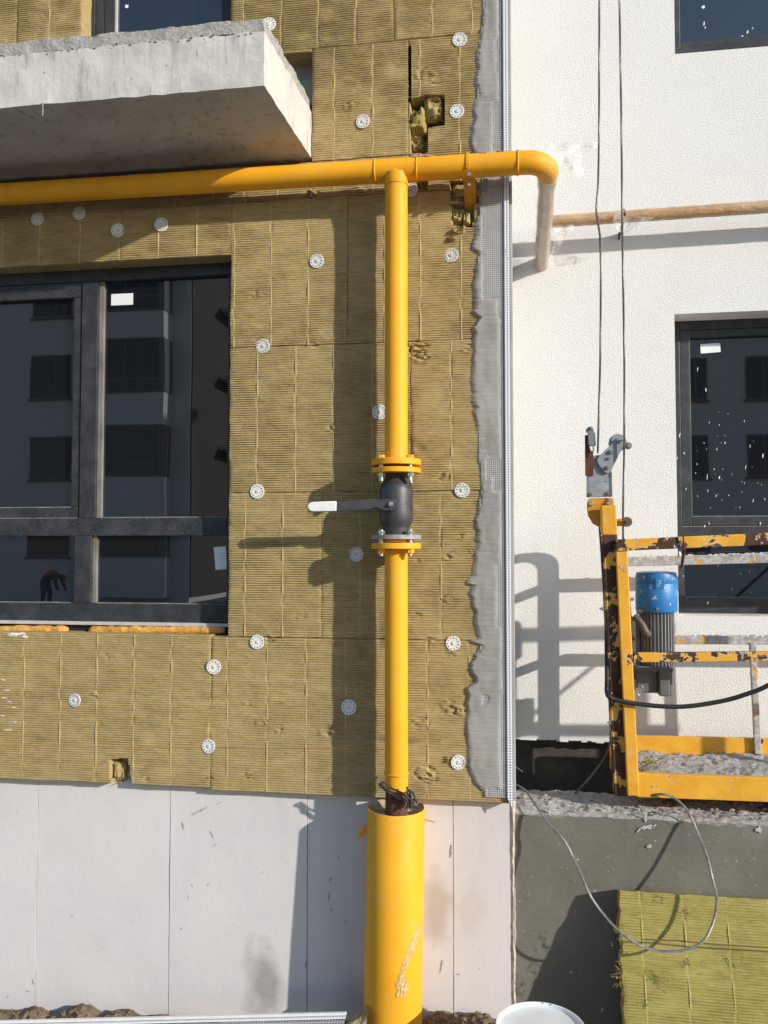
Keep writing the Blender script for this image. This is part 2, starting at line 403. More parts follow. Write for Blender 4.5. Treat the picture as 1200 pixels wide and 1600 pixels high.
M['perf'] = m.done(m.mix(m.ramp(d2, .06, .09), (.07, .07, .08), (.55, .55, .57)), .4, .3)
M['far_wall'] = plain('far_stucco', (.62, .62, .64), .9, scale=3, var=.05)
M['far_glass'] = plain('far_glass', (.03, .033, .04), .15)
M['far_frame'] = plain('far_frame', (.13, .13, .14), .5)
M['far_roof'] = plain('far_roof', (.06, .06, .065), .7)
M['orange_vest'] = plain('orange_cloth', (.75, .10, .03), .8)
M['dark_cloth'] = plain('dark_cloth', (.06, .065, .08), .9)
M['skin'] = plain('skin', (.45, .27, .19), .6)
M['white_paint'] = plain('paint_splash', (.78, .78, .76), .6, var=.06)
M['black_scuff'] = plain('dark_scuff', (.36, .345, .33), .9, var=.4, scale=90)

# ================================================================== ground
def ground_z(x): return -.02 - .20 * np.clip((-.1 - np.asarray(x, float)) / 1.7, 0, 1)
g = MB()
xs = np.concatenate([np.linspace(-160, -6, 12), np.linspace(-5, 6, 60), np.linspace(7, 160, 12)])
ys = np.concatenate([np.linspace(-160, -4, 12), np.linspace(-3, 3.36, 50)])
X, Y = np.meshgrid(xs, ys)
near = (np.abs(X) < 6) & (Y > -3)
Z = np.where(near, .025 * fbm(X * 1.7, Y * 1.7, 5), 0) + ground_z(X)
g.grid(np.dstack([X, Y, Z]))
m = N('yard_ground')
c = m.mix(m.ramp(m.noise(3, 6, .7), .3, .7), (.15, .14, .13), (.25, .24, .225)); m.bump(m.noise(60, 5, .7), .8, .01); M['yard'] = m.done(c, .95, 0, .1)
solo('ground', g, M['yard'], None, None, (0, 0, 0), kind='structure', smooth=180)

# ================================================================== insulated facade
XC = ax(798, YW)                     # outer corner of the insulated wall
XL = ax(-330, YW)                    # how far the wall goes on at the left
rows = [az(y, YW, 500) for y in (-260, 75, 309, 539, 769, 997)]
ZBOT = az(1241, YW, 500)
XWIN = ax(359, YW, 700)              # right edge of the left window opening
ZWT = az(399, YW, 359); ZWB = az(992, YW, 300)
XU0, XU1 = ax(127, YW, 60), ax(360, YW, 60)      # upper window opening
ZSB = az(253, YW, 486); ZST = az(165, YW, 486)   # slab underside / topping at the wall
XS = ax(487.5, YW, 200)                            # slab end
fac = thing('insulated_facade', 'house wall clad in ribbed ochre mineral wool boards, with concrete balcony slab and dark window', 'building', (XC - 1.0, YW + .1, 0))

def wall_holes(mb, x0, x1, z0, z1, holes, y0, y1):
    xs = sorted({x0, x1, *[h[0] for h in holes], *[h[1] for h in holes]})
    zs = sorted({z0, z1, *[h[2] for h in holes], *[h[3] for h in holes]})
    xs = [x for x in xs if x0 <= x <= x1]; zs = [z for z in zs if z0 <= z <= z1]
    solid = lambda i, k: 0 <= i < len(xs) - 1 and 0 <= k < len(zs) - 1 and not any(
        h[0] - 1e-6 <= xs[i] and xs[i + 1] <= h[1] + 1e-6 and h[2] - 1e-6 <= zs[k] and zs[k + 1] <= h[3] + 1e-6 for h in holes)
    for i in range(len(xs) - 1):
        for k in range(len(zs) - 1):
            if not solid(i, k): continue
            a, b, c, d = xs[i], xs[i + 1], zs[k], zs[k + 1]
            mb.add([(a, y0, c), (b, y0, c), (b, y0, d), (a, y0, d)], [(0, 1, 2, 3)])
            for di, dk, q in ((-1, 0, [(a,y0,c),(a,y0,d),(a,y1,d),(a,y1,c)]), (1, 0, [(b,y0,c),(b,y1,c),(b,y1,d),(b,y0,d)]),
                              (0, -1, [(a,y0,c),(a,y1,c),(b,y1,c),(b,y0,c)]), (0, 1, [(a,y0,d),(b,y0,d),(b,y1,d),(a,y1,d)])):
                if not solid(i + di, k + dk): mb.add(q, [(0, 1, 2, 3)])
    return mb
w = MB()
wall_holes(w, XL, XC - .05, -.3, rows[0] + .1,
           [(XL, XWIN, ZWB, ZWT), (XU0, XU1, ZST, rows[0] + .1)], YW + .10, YW + .42)
part('masonry', w, M['masonry'], fac, smooth=None)
# returning side of the insulated wall, up to the white wall
w = MB(); w.box((XC - .049, YW + .012, ZBOT + .004), (XC + .014, YR + .01, rows[0]))
part('plastered_return', w, M['adhesive'], fac, smooth=None, bevel=.004)

# ---- ribbed boards
GP = .1525
def pxs(l): return [ax(p, YW, 600) for p in l]
gouges = [  # (px, py, radius px, depth m)
    (545, 166, 9, .006), (640, 255, 8, .006), (655, 225, 9, .010), (660, 115, 12, .005), (680, 124, 10, .006), (486, 303, 9, .012),
    (560, 302, 12, .006), (650, 545, 14, .012), (660, 560, 9, .010), (405, 530, 8, .004), (400, 460, 9, .004), (490, 538, 6, .006),
    (570, 536, 5, .007), (518, 670, 8, .006), (655, 700, 7, .005), (552, 760, 6, .006), (470, 962, 7, .005), (545, 968, 6, .007),
    (515, 1143, 12, .008), (437, 1142, 7, .005), (408, 1128, 8, .005), (663, 1210, 16, .010), (580, 1230, 9, .007), (520, 1215, 6, .005),
    (148, 1085, 6, .006), (170, 1025, 6, .004), (700, 870, 7, .008), (720, 840, 6, .008), (695, 850, 5, .006), (735, 860, 5, .007),
    (692, 745, 8, .006), (700, 1105, 12, .008), (715, 1110, 9, .009), (673, 1000, 6, .010), (740, 870, 5, .005), (700, 935, 9, .006),
    (420, 998, 7, .008), (330, 1215, 6, .006), (390, 1212, 7, .007), (230, 1218, 6, .006), (655, 1130, 14, .004), (730, 545, 8, .006),
    (705, 1020, 8, .007), (650, 962, 6, .006), (390, 1100, 8, .004), (615, 1140, 10, .006), (700, 515, 6, .004), (655, 875, 6, .005)]
holes_px = [ # polygon in px, depth
    ([(641, 158), (664, 150), (694, 149), (695, 190), (693, 196), (668, 200), (668, 240), (641, 240)], .075),
    ([(638, 72), (642, 72), (641, 160), (638, 160)], .06),
    ([(651, 283), (668, 283), (668, 297), (651, 297)], .03), ([(703, 283), (742, 283), (746, 318), (703, 314)], .035),
    ([(705, 320), (741, 316), (738, 356), (707, 352)], .032),
    ([(172, 1187), (199, 1184), (207, 1226), (174, 1224)], .045)]
GZ = [(at(a, b, YW).x, at(a, b, YW).z, r * .0026, d) for a, b, r, d in gouges]
HZ = [([(at(a, b, YW).x, at(a, b, YW).z) for a, b in p], d) for p, d in holes_px]
DIRT = [(at(a, b, YW).x, at(a, b, YW).z, rx * .0026, rz * .0026, k) for a, b, rx, rz, k in ((598, 985, 9, 28, .95), (618, 1155, 55, 5, .8), (640, 1158, 24, 5, .7), (676, 700, 30, 18, .25), (690, 1075, 28, 40, .3), (662, 840, 40, 30, .25), (700, 930, 34, 30, .3), (420, 1140, 30, 20, .2), (520, 1130, 30, 22, .25), (235, 1130, 18, 16, .3), (62, 1155, 16, 8, .35), (655, 1230, 20, 14, .35), (600, 1225, 22, 20, .3), (420, 850, 60, 4, .35), (745, 330, 18, 40, .3), (550, 600, 20, 30, .12), (735, 960, 12, 50, .3), (735, 1060, 12, 30, .35))]
PIT = .0094
def rib_field(X, Zz, grooves, seed, x0, z0):
    ph = (Zz - z0) / PIT + .18 * vn(X * 1.5, Zz * 2, seed + 9)
    rib = np.abs(np.sin(np.pi * ph)) ** .7 * .0046
    amp = np.clip(.98 + .9 * fbm(X * 11, Zz * 18, seed), .3, 1.35)
    H = rib * amp + .0022 * fbm(X * 5, Zz * 9, seed + 3) + .0016 * vn(X * 120, Zz * 260, seed + 5)
    for gx in grooves:
        wob = gx + .0012 * vn(Zz * 30, Zz * 0 + 3, seed + int(gx * 10) % 7)
        br = np.clip(.75 + 1.4 * vn(Zz * 22, Zz * 0, seed + 2), 0, 1.3)
        H = H * (1 - .8 * np.exp(-((X - wob) / .0035) ** 2)) + .0042 * br * np.exp(-((X - wob) / .0026) ** 2)
    return H
def board_mesh(x0, x1, z0, z1, grooves, seed, lift=0.0, yface=YW, thick=.10, marks=True):
    cols = list(np.arange(x0, x1, .0085)) + [x1]
    gr = [q for q in grooves if x0 + .006 < q < x1 - .006]
    for q in gr: cols += [q - .008, q - .0055, q - .003, q - .0012, q, q + .0012, q + .003, q + .006]
    cols = np.array(sorted(c for c in cols if x0 <= c <= x1)); cols = cols[np.concatenate([[True], np.diff(cols) > 5e-4])]
    nr = max(3, int(round((z1 - z0) / (PIT / 5)))); rw = np.linspace(z0, z1, nr + 1)
    X, Zz = np.meshgrid(cols, rw)
    H = rib_field(X, Zz, gr, seed, z0, z0) + lift
    if marks:
        for gx, gz, r, d in GZ:
            if x0 - r < gx < x1 + r and z0 - r < gz < z1 + r:
                q = np.clip(1 - (((X - gx) / (r * 1.5)) ** 2 + ((Zz - gz) / r) ** 2), 0, 1)
                H = H + q ** .5 * d * .8 * (2.4 * fbm(X * 70, Zz * 90, seed + 20, 3) - .2)
        for pl, d in HZ:
            jx = X + .004 * vn(X * 160, Zz * 160, 77); jz = Zz + .004 * vn(X * 150, Zz * 150, 78)
            mk = inpoly(jx, jz, pl)
            H = np.where(mk, -d + .022 * fbm(X * 40, Zz * 40, 31), H)
    # slightly soft, uneven board edges
    e = np.minimum(np.minimum(X - x0, x1 - X), np.minimum(Zz - z0, z1 - Zz))
    H = H - .0042 * np.exp(-(e / .003) ** 2) * np.clip(.6 + 1.8 * vn(X * 14, Zz * 14, seed + 6), 0, 1.5)
    Xj = X.copy(); Zj = Zz.copy()
    Xj[:, 0] += .0018 * vn(rw * 60, rw * 0, seed + 7); Xj[:, -1] += .0018 * vn(rw * 60, rw * 0 + 5, seed + 8)
    Zj[0, :] += .0022 * vn(cols * 40, cols * 0, seed + 9); Zj[-1, :] += .0022 * vn(cols * 40, cols * 0 + 5, seed + 10)
    P = np.dstack([Xj, yface - H, Zj]); mb = MB(); mb.grid(P)
    fr = np.zeros_like(X)
    for q in gr: fr = np.maximum(fr, np.exp(-((X - q) / .0030) ** 2) * np.clip(.8 + vn(Zz * 20, Zz * 0, seed), 0, 1))
    dt = np.zeros_like(X)
    if marks:
        for sx, sz, rx, rz, k_ in DIRT: dt = np.maximum(dt, k_ * np.clip(1.3 - np.sqrt(((X - sx) / rx) ** 2 + ((Zz - sz) / rz) ** 2) + .7 * fbm(X * 25, Zz * 25, 88), 0, 1))
    mb.attr = {'fresh': fr, 'dirt': dt}
    yb = yface + thick
    for edge in (P[0], P[-1][::-1], P[:, 0][::-1], P[:, -1]):
        bk = edge.copy(); bk[:, 1] = yb; mb.grid(np.stack([edge, edge * .5 + bk * .5, bk]))
    return mb
G0 = 5e-4
bset = [  # x0, x1, z0, z1, groove px list
    # top row
    (XL, ax(12, YW), rows[1], rows[0], [-170, -110, -50]), (ax(12, YW), XU0, rows[1], rows[0], [13 + 55, 13 + 110]),
    (XU1, ax(616, YW), rows[1], rows[0], [376, 437, 495, 555]), (ax(616, YW), XC - .004, rows[1], rows[0], [677, 740]),
    # second row, with the slab and the gap beside it
    (XL, XU0, ZST, rows[1], [-170, -110, -50, 20, 70]), (XS, ax(639.5, YW), ZSB - .0, rows[1], [521, 582]),
    (XU1, XS, az(84, YW, 460), rows[1], [437]),
    (ax(640.5, YW), XC - .004, rows[2], rows[1], [657, 720]),
    (XL, ax(215, YW), rows[2], ZSB, [-150, -90, -30, 30, 90, 150]), (ax(215, YW), ax(639.5, YW), rows[2], ZSB, [270, 330, 380, 431, 485.5, 521, 582]),
    # third row: over the window, then right of it
    (XL, ax(184, YW), ZWT, rows[2], [-120, -60, 0, 58, 122]), (ax(184, YW), XWIN, ZWT, rows[2], [245, 305]),
    (XWIN, ax(542, YW), rows[3], rows[2], [365, 423, 481]), (ax(542, YW), XC - .004, rows[3], rows[2], [601, 657, 721]),
    (XWIN, ax(643, YW), rows[4], rows[3], [402, 462, 521, 582]), (ax(643, YW), XC - .004, rows[4], rows[3], [705, 765]),
    (XWIN, ax(503, YW), rows[5], rows[4], [385, 443]), (ax(503, YW), XC - .004, rows[5], rows[4], [563, 625, 688, 748]),
    (XL, ax(-100, YW), ZBOT + .003, ZWB, [-220, -160]),
    (ax(-100, YW), ax(331, YW), ZBOT + .006, ZWB, [-68, -10, 46, 102, 158, 215, 273]), (ax(331, YW), XC - .004, ZBOT - .004, rows[5], [359, 420, 480, 541, 604, 667, 731])]
lifts = [0, .001, -.001, .002, 0, 0, .001, .002, 0, -.001, 0, .001, .001, -.001, 0, .002, .001, 0, 0, .001, -.001]
for i, (x0, x1, z0, z1, gl) in enumerate(bset):
    part('insulation_board', board_mesh(x0 + G0, x1 - G0, z0 + G0, z1 - G0, pxs(gl), 40 + 13 * i, lifts[i]), M['wool'], fac, smooth=60)

# ---- torn chunks stuffed into the holes
def chunk(px, py, wpx, hpx, y, seed, mat='wool', d=.05, tilt=0):
    c = at(px, py, y); w_, h_ = wpx * .00255, hpx * .00255
    mb = MB(); n = 9
    u = np.linspace(-1, 1, n); U, V = np.meshgrid(u, u)
    prof = (1 - np.abs(U) ** 6) * (1 - np.abs(V) ** 6)
    H = prof ** .5 * d * (.8 + .9 * fbm(U * 2.3 + seed, V * 2.3, seed)) + .004 * np.sin(V * 14 + seed)
    ca, sa = math.cos(tilt), math.sin(tilt)
    a = U * w_ / 2 * (1 + .16 * fbm(V * 2, U * 0, seed + 3)); b = V * h_ / 2 * (1 + .16 * fbm(U * 2, V * 0 + 4, seed + 5))
    P = np.dstack([c.x + a * ca - b * sa, c.y - H, c.z + a * sa + b * ca]); mb.grid(P)
    bk = P.copy(); bk[:, :, 1] = c.y + .01
    for e in ('0', '-1'):
        k = int(e); mb.grid(np.stack([P[k], bk[k]])); mb.grid(np.stack([P[:, k], bk[:, k]]))
    return part('wool_chunk', mb, M[mat], fac, smooth=60)
chunk(654, 195, 27, 42, YW + .045, 3, 'wool_green', .05); chunk(678, 172, 30, 40, YW + .035, 5, 'wool', .035, .03)
chunk(652, 226, 22, 26, YW + .055, 7, 'wool', .03); chunk(686, 289, 34, 14, YW + .02, 9, 'wool_green', .02)
chunk(722, 300, 36, 26, YW + .035, 12, 'wool', .028); chunk(714, 340, 18, 22, YW + .03, 15, 'wool_green', .03)
chunk(716, 362, 24, 12, YW + .004, 17, 'wool', .022, .2); chunk(706, 374, 14, 8, YW + .002, 21, 'wool', .018, -.2)
chunk(730, 345, 12, 22, YW + .025, 25, 'wool', .026); chunk(188, 1204, 22, 30, YW + .035, 28, 'wool', .022)
chunk(699, 1186, 4, 12, YW + .0, 29, 'wool_green', .012)
# torn fluff tufts along joints: thin curled fibres
tf = MB(); rr = random.Random(5)
for gx, gz, r, d in GZ + [(at(x, y, YW).x, at(x, y, YW).z, .02, .01) for x, y in ((745, 20), (744, 120), (742, 150), (737, 290), (742, 300), (640, 150), (690, 152), (640, 235), (480, 308), (668, 262))]:
    for k in range(5):
        a = rr.uniform(0, 6.28); q = Vector((gx + rr.uniform(-r, r), YW - .003, gz + rr.uniform(-r, r) * .7))
        pts = [q]
        for j in range(4):
            a += rr.uniform(-.8, .8); q = q + Vector((math.cos(a) * .0034, rr.uniform(-.002, .0015), math.sin(a) * .0034)); pts.append(q)
        tf.tube(pts, [.0010, .0011, .0009, .0006, .0003], 4)
part('wool_fibres', tf, M['wool'], fac, smooth=80, kind='stuff')

# ---- adhesive render strip, mesh and corner bead
edge_px = [(-260, 752), (0, 752), (60, 750), (84, 742), (100, 745), (130, 741), (150, 743), (175, 737), (185, 741), (205, 734), (235, 735), (258, 750), (285, 752), (325, 750), (345, 743), (358, 741), (372, 740), (388, 735), (396, 746),
           (420, 743), (455, 737), (470, 740), (488, 737), (497, 747), (508, 741), (513, 735), (523, 741), (540, 737), (560, 736), (600, 735), (640, 738), (662, 741), (690, 745), (720, 747), (765, 749), (800, 745), (815, 741),
           (836, 744), (856, 744), (880, 739), (900, 735), (906, 728), (912, 725), (914, 739), (928, 733), (934, 735), (948, 736), (956, 741), (975, 739), (985, 741), (997, 745), (1002, 731), (1008, 748), (1020, 741), (1030, 739), (1042, 731), (1052, 737), (1066, 742), (1075, 728),
           (1082, 730), (1100, 728), (1150, 727), (1190, 730), (1210, 734), (1225, 743), (1234, 754), (1243, 757)]
XB = ax(790.5, YW)
ezs = np.array([az(y, YW, 745) for y, x in edge_px])[::-1]; exs = np.array([at(x, y, YW).x for y, x in edge_px])[::-1]
zz = np.linspace(ezs[0], ezs[-1], int((ezs[-1] - ezs[0]) / .0024))
ex = np.interp(zz, ezs, exs) + .008 * fbm(zz * 45, zz * 0, 3, 3) + .009 * vn(zz * 150, zz * 0, 8) * np.clip(.2 + 2 * vn(zz * 6, zz * 0, 15), 0, 1)
ncol = 22; t = np.linspace(0, 1, ncol) ** 1.5
X = ex[:, None] * (1 - t) + (XB + .003) * t; Zz = np.repeat(zz[:, None], ncol, 1)
H = .0120 + .0034 * fbm(X * 22, Zz * 9, 4) + .0011 * vn(X * 14, Zz * 170, 6) + .0012 * np.clip(vn(X * 9, Zz * 60, 16), 0, 1)
def bare(px0, px1, y0, y1):
    a, b = ax(px0, YW), ax(px1, YW); c, d = az(y1, YW, 770), az(y0, YW, 770)
    sx = np.clip(np.minimum(X - a, b - X) / .006 + .9 * vn(X * 90, Zz * 90, 21), 0, 1); sz = np.clip(np.minimum(Zz - c, d - Zz) / .012 + 1.2 * vn(X * 50, Zz * 50, 22), 0, 1)
    return sx * sz
BARE = np.zeros_like(X)
for b_ in ((782, 800, -260, 1243), (778, 800, 60, 120), (772, 800, 160, 250), (757, 800, 250, 275), (755, 800, 318, 470), (765, 800, 265, 330), (778, 800, 470, 500), (759, 800, 716, 748), (770, 800, 740, 770), (782, 800, 780, 860), (775, 790, 880, 980), (752, 762, 1085, 1100), (780, 800, 1080, 1250), (757, 800, 1228, 1250)):
    BARE = np.maximum(BARE, bare(*b_))
H = H * (1 - BARE) + .0050 * BARE
tap = np.clip((X - ex[:, None]) / (.018 + .012 * vn(zz * 20, zz * 0, 33))[:, None], 0, 1) ** .7; H = .0022 + (H - .0022) * tap
P = np.dstack([X, YW - .0015 - H, Zz]); st = MB(); st.grid(P)
bk = P[:, 0].copy(); bk[:, 1] = YW + .003; st.grid(np.stack([bk, P[:, 0]], 1))
part('adhesive_strip', st, M['adhesive'], fac, smooth=50, label='grey trowelled adhesive strip with ragged edge')
th = MB(); tw = .0013; ym = YW - .0108
for k in range(13):
    x = XB - .001 - k * .0082
    ok = (ex + .006 < x); zlo = az(1244, YW, 770)
    run = None
    for i_ in range(len(zz)):
        if ok[i_] and run is None: run = zz[i_]
        if run is not None and (not ok[i_] or i_ == len(zz) - 1):
            if zz[i_] - run > .02: th.box((x - tw, ym, run), (x + tw * .4, ym + .0009, zz[i_]))
            run = None
    if x > ax(757, YW): th.box((x - tw, ym + .0001, zlo), (x + tw * .4, ym + .0010, az(1226, YW, 770)))
nz = int((rows[0] - az(1244, YW, 770)) / .0082)
for k in range(nz):
    z = az(1244, YW, 770) + k * .0082; left = max(XB - .098, float(np.interp(z, zz, ex)) + .012)
    if z < az(1228, YW, 770): left = ax(757, YW)
    th.box((left, ym - .0006, z), (XB, ym + .0003, z + tw * 1.2))
part('reinforcing_mesh', th, M['thread'], fac, smooth=None, kind='stuff')
bd = MB(); zb = az(1259, YW, 793)
bd.prism([(XB, az(1244, YW, 787)), (XC - .002, zb), (XC + .002, zb), (XC + .002, rows[0]), (XB, rows[0])], YW - .0165, YW - .0135)
bd.box((XC - .0005, YW - .0133, zb + .01), (XC + .002, YW + .0115, rows[0]))
part('corner_bead', bd, M['bead'], fac, smooth=None, label='white perforated plastic corner bead')

# ---- disc anchors
a = MB()
a.lathe([(.0305, -.001), (.0312, .0015), (.0300, .0034), (.0150, .0030), (.0095, .0018), (.0085, .0020)], (0, 0, 0), 28, 'Y', 0)
a.lathe([(.0080, .0015), (.0078, .0042), (.0050, .0052)], (0, 0, 0), 14, 'Y', 1)
for k in range(11):
    q = 2 * math.pi * k / 11; c = Vector((math.cos(q) * .0232, 0, math.sin(q) * .0232))
    a.lathe([(.0027, .0025), (.0027, .0038)], c, 8, 'Y', 2)
ame = mesh_of(a, 'anchor_disc', [M['disc'], M['disc_hub'], M['hole']])
apx = [(718, 62), (714, 174), (567, 190), (641, 297), (705, 399), (495, 408), (411, 541), (593, 644), (722, 766), (402, 768), (557, 866), (708, 1005), (402, 1003),
       (545, 1105), (334, 1042), (117, 1094), (326, 1166), (716, 1191), (252, 351), (184, 360), (124, 333), (59, 342), (420, 38), (-60, 1050), (-90, 1150), (60, -40), (520, -60)]
for i, (x, y) in enumerate(apx):
    p = at(x, y, YW - .006 + random.uniform(-.001, .0035)) - BASE[fac]
    o = link('anchor_disc', ame, fac, p); s_ = random.uniform(.93, 1.0) if i not in (15, 16) else .92
    o.rotation_euler = (random.uniform(-.10, .10), random.uniform(0, 6.28), random.uniform(-.12, .12)); o.scale = (s_, 1, s_)

wd = MB()
for px, py, l, w_, an in ((28, 991, 34, 5, .1), (40, 994, 14, 5, -.4), (18, 990, 12, 4, .3), (6, 1062, 8, 1.5, 0), (12, 1078, 12, 1.5, 0), (8, 1090, 10, 1.5, 0), (16, 1096, 9, 1.2, 0), (22, 1105, 8, 1.2, 0), (5, 1118, 7, 1.2, 0), (14, 1140, 16, 1.2, 0), (24, 1128, 6, 1.2, 0)):
    c_ = at(px, py, YW); r0 = random.Random(int(px * 7 + py)); L = l * .0026 / 2; top = []; bot = []
    for k in range(9):
        t_ = -1 + k / 4; ww = w_ * .0013 * math.sqrt(max(0, 1 - t_ * t_)) * r0.uniform(.4, 1.3) + .0002
        for lst, sg in ((top, 1), (bot, -1)): lst.append((c_.x + t_ * L * math.cos(an) - sg * ww * math.sin(an), c_.z + t_ * L * math.sin(an) + sg * ww * math.cos(an)))
    wd.prism(bot + top[::-1], YW - .0068, YW + .004)
part('plaster_drips', wd, M['white_paint'], fac, smooth=None, kind='stuff')
# orange string line drawn across the bottom boards
sm = MB(); sm.tube([at(-200, 1158, YW - .006), at(0, 1163, YW - .006), at(250, 1166.5, YW - .006), at(470, 1168.5, YW - .006), at(610, 1170, YW - .006)], .0011, 6)
part('string_line', sm, plain('orange_string', (.62, .34, .10), .8), fac)

# ---- window builder: rectangles in px at a plane
def rect(mb, x0, y0, x1, y1, Y, d, xr=None, front=0.0, mi=0):
    xr = xr if xr is not None else x0
    a = at(x0, (y0 + y1) / 2, Y); b = at(x1, (y0 + y1) / 2, Y); c = at((x0 + x1) / 2, y0, Y); e = at((x0 + x1) / 2, y1, Y)
    mb.box((a.x, Y - front, e.z), (b.x, Y + d, c.z), mi); return mb
# metres instead of px from here: verticals by ax(), horizontals by az() at a common column
Yl = YLW
X_ = lambda p: ax(p, Yl, 700); Z_ = lambda p: az(p, Yl, 250)
wl = XL + .02
f = MB()
f.box((wl, Yl, Z_(434)), (XWIN + .02, Yl + .07, Z_(405)))                       # head
f.box((wl, Yl, Z_(972)), (XWIN + .02, Yl + .07, Z_(944)))                       # bottom rail
f.box((wl, Yl - .002, Z_(837)), (X_(355), Yl + .07, Z_(809)))                   # transom
f.box((X_(125), Yl - .001, Z_(808.8)), (X_(150), Yl + .07, Z_(434.2)))          # mullion above
f.box((X_(119), Yl - .001, Z_(943.8)), (X_(145), Yl + .07, Z_(837.2)))          # mullion below
f.box((X_(355), Yl - .0005, Z_(944)), (XWIN + .02, Yl + .07, Z_(434)))           # right jamb
win = part('window', f, M['frame'], fac, smooth=None, bevel=.0025, label='large dark grey window below the balcony slab')
s = MB(); sx0, sx1 = wl, X_(123)
s.box((sx0, Yl + .006, Z_(808.8)), (sx1, Yl + .06, Z_(791)))
s.box((sx0, Yl + .006, Z_(458)), (sx1, Yl + .06, Z_(434.2)))
s.box((X_(111), Yl + .0065, Z_(790.8)), (sx1, Yl + .06, Z_(458.2)))
part('sash', s, M['frame'], win, smooth=None, bevel=.003)
e = MB()
e.box((wl, Yl + .004, Z_(792.3)), (X_(110.5), Yl + .03, Z_(790.5))); e.box((wl, Yl - .0, Z_(809.4)), (X_(121), Yl + .02, Z_(808.0)))
e.box((X_(150.2), Yl + .012, Z_(808.6)), (X_(157.5), Yl + .03, Z_(434.5))); e.box((X_(145.2), Yl + .012, Z_(943.6)), (X_(151.5), Yl + .03, Z_(837.4)))
e.box((X_(157.7), Yl + .012, Z_(809.2)), (X_(354.8), Yl + .03, Z_(807.2))); e.box((X_(151.7), Yl + .012, Z_(944.6)), (X_(354.8), Yl + .03, Z_(942.6)))
e.box((wl, Yl + .012, Z_(944.6)), (X_(118.8), Yl + .03, Z_(942.6)))
part('glazing_bead', e, M['frame_edge'], win, smooth=None, bevel=.001)
for (x0, x1, y0, y1, yy) in ((-345, 113, 455, 794, .034), (154, 358, 431, 811, .026), (-345, 121, 834, 947, .026), (148, 358, 834, 947, .026)):
    p = MB(); p.box((max(wl, X_(x0)) , Yl + yy, Z_(y1)), (X_(x1), Yl + yy + .012, Z_(y0))); part('pane', p, M['glass'], win, smooth=None)
p = MB(); p.box((at(174, 465, Yl + .026).x, Yl + .0245, az(474, Yl, 190)), (at(208, 465, Yl + .026).x, Yl + .0257, az(456, Yl, 190))); part('paper_label', p, M['sticker'], win, smooth=None)
p = MB(); q = [at(*c, Yl + .026) for c in ((334, 855), (353, 853.5), (355, 889), (337, 890.5))]
p.prism([(v.x, v.z) for v in reversed(q)], Yl + .0245, Yl + .0257); part('paper_label', p, M['sticker'], win, smooth=None)
p = MB(); p.box((wl, Yl - .02, Z_(977.5)), (XWIN + .01, Yl + .03, Z_(972.3))); part('sill_profile', p, M['sill'], win, smooth=None, bevel=.002)
def foam_bead(x0, x1, yc, r, Y):
    pts = []; n = max(4, int(abs(x1 - x0) / 7)); rs = []
    for k in range(n + 1):
        x = x0 + (x1 - x0) * k / n
        pts.append(at(x, yc + random.uniform(-.6, .6), Y)); rs.append(r * random.uniform(.82, 1.18) * (.7 if k in (0, n) else 1))
    mb = MB(); mb.tube(pts, rs, 10); return part('foam_seam', mb, M['foam'], win, smooth=80)
foam_bead(-150, 106, 984, .019, Yl - .012); foam_bead(140, 352, 984.5, .018, Yl - .012)
p = MB(); p.box((X_(104), Yl + .003, Z_(990)), (X_(141), Yl + .02, Z_(977.8))); part('seam_gap', p, M['rubber'], win, smooth=None)
p = MB(); p.box((wl, Yl + .005, Z_(995)), (XWIN + .01, Yl + .05, Z_(977.7))); part('seam_backing', p, M['rubber'], win, smooth=None)
# upper window above the slab
f = MB(); Zu = lambda q: az(q, Yl, 250); Xu = lambda q: ax(q, Yl, 20); zt, zbm = rows[0], ZST - .02
f.box((Xu(124), Yl, zbm), (Xu(148), Yl + .07, zt)); f.box((Xu(148.3), Yl + .008, zbm), (Xu(163), Yl + .07, zt)); f.box((Xu(163.3), Yl + .004, zbm), (Xu(178), Yl + .07, zt))
f.box((Xu(346), Yl, zbm), (Xu(364), Yl + .07, zt)); f.box((Xu(178.2), Yl, zbm), (Xu(345.8), Yl + .07, Zu(64)))
uw = part('window', f, M['frame'], fac, smooth=None, bevel=.0025, label='upper window behind the balcony slab')
p = MB(); p.box((Xu(178), Yl + .026, Zu(64)), (Xu(346), Yl + .038, zt)); part('pane', p, M['glass'], uw, smooth=None)
p = MB(); p.box((Xu(178.2), Yl + .012, Zu(64)), (Xu(180.5), Yl + .025, zt)); part('glazing_bead', p, M['sill'], uw, smooth=None)
p = MB(); c_ = at(198, 10, Yl + .025); p.prism([(c_.x - .008, c_.z - .006), (c_.x + .006, c_.z - .008), (c_.x + .008, c_.z + .006), (c_.x - .006, c_.z + .008)], Yl + .0245, Yl + .0257); part('paper_label', p, M['sticker'], uw, smooth=None)

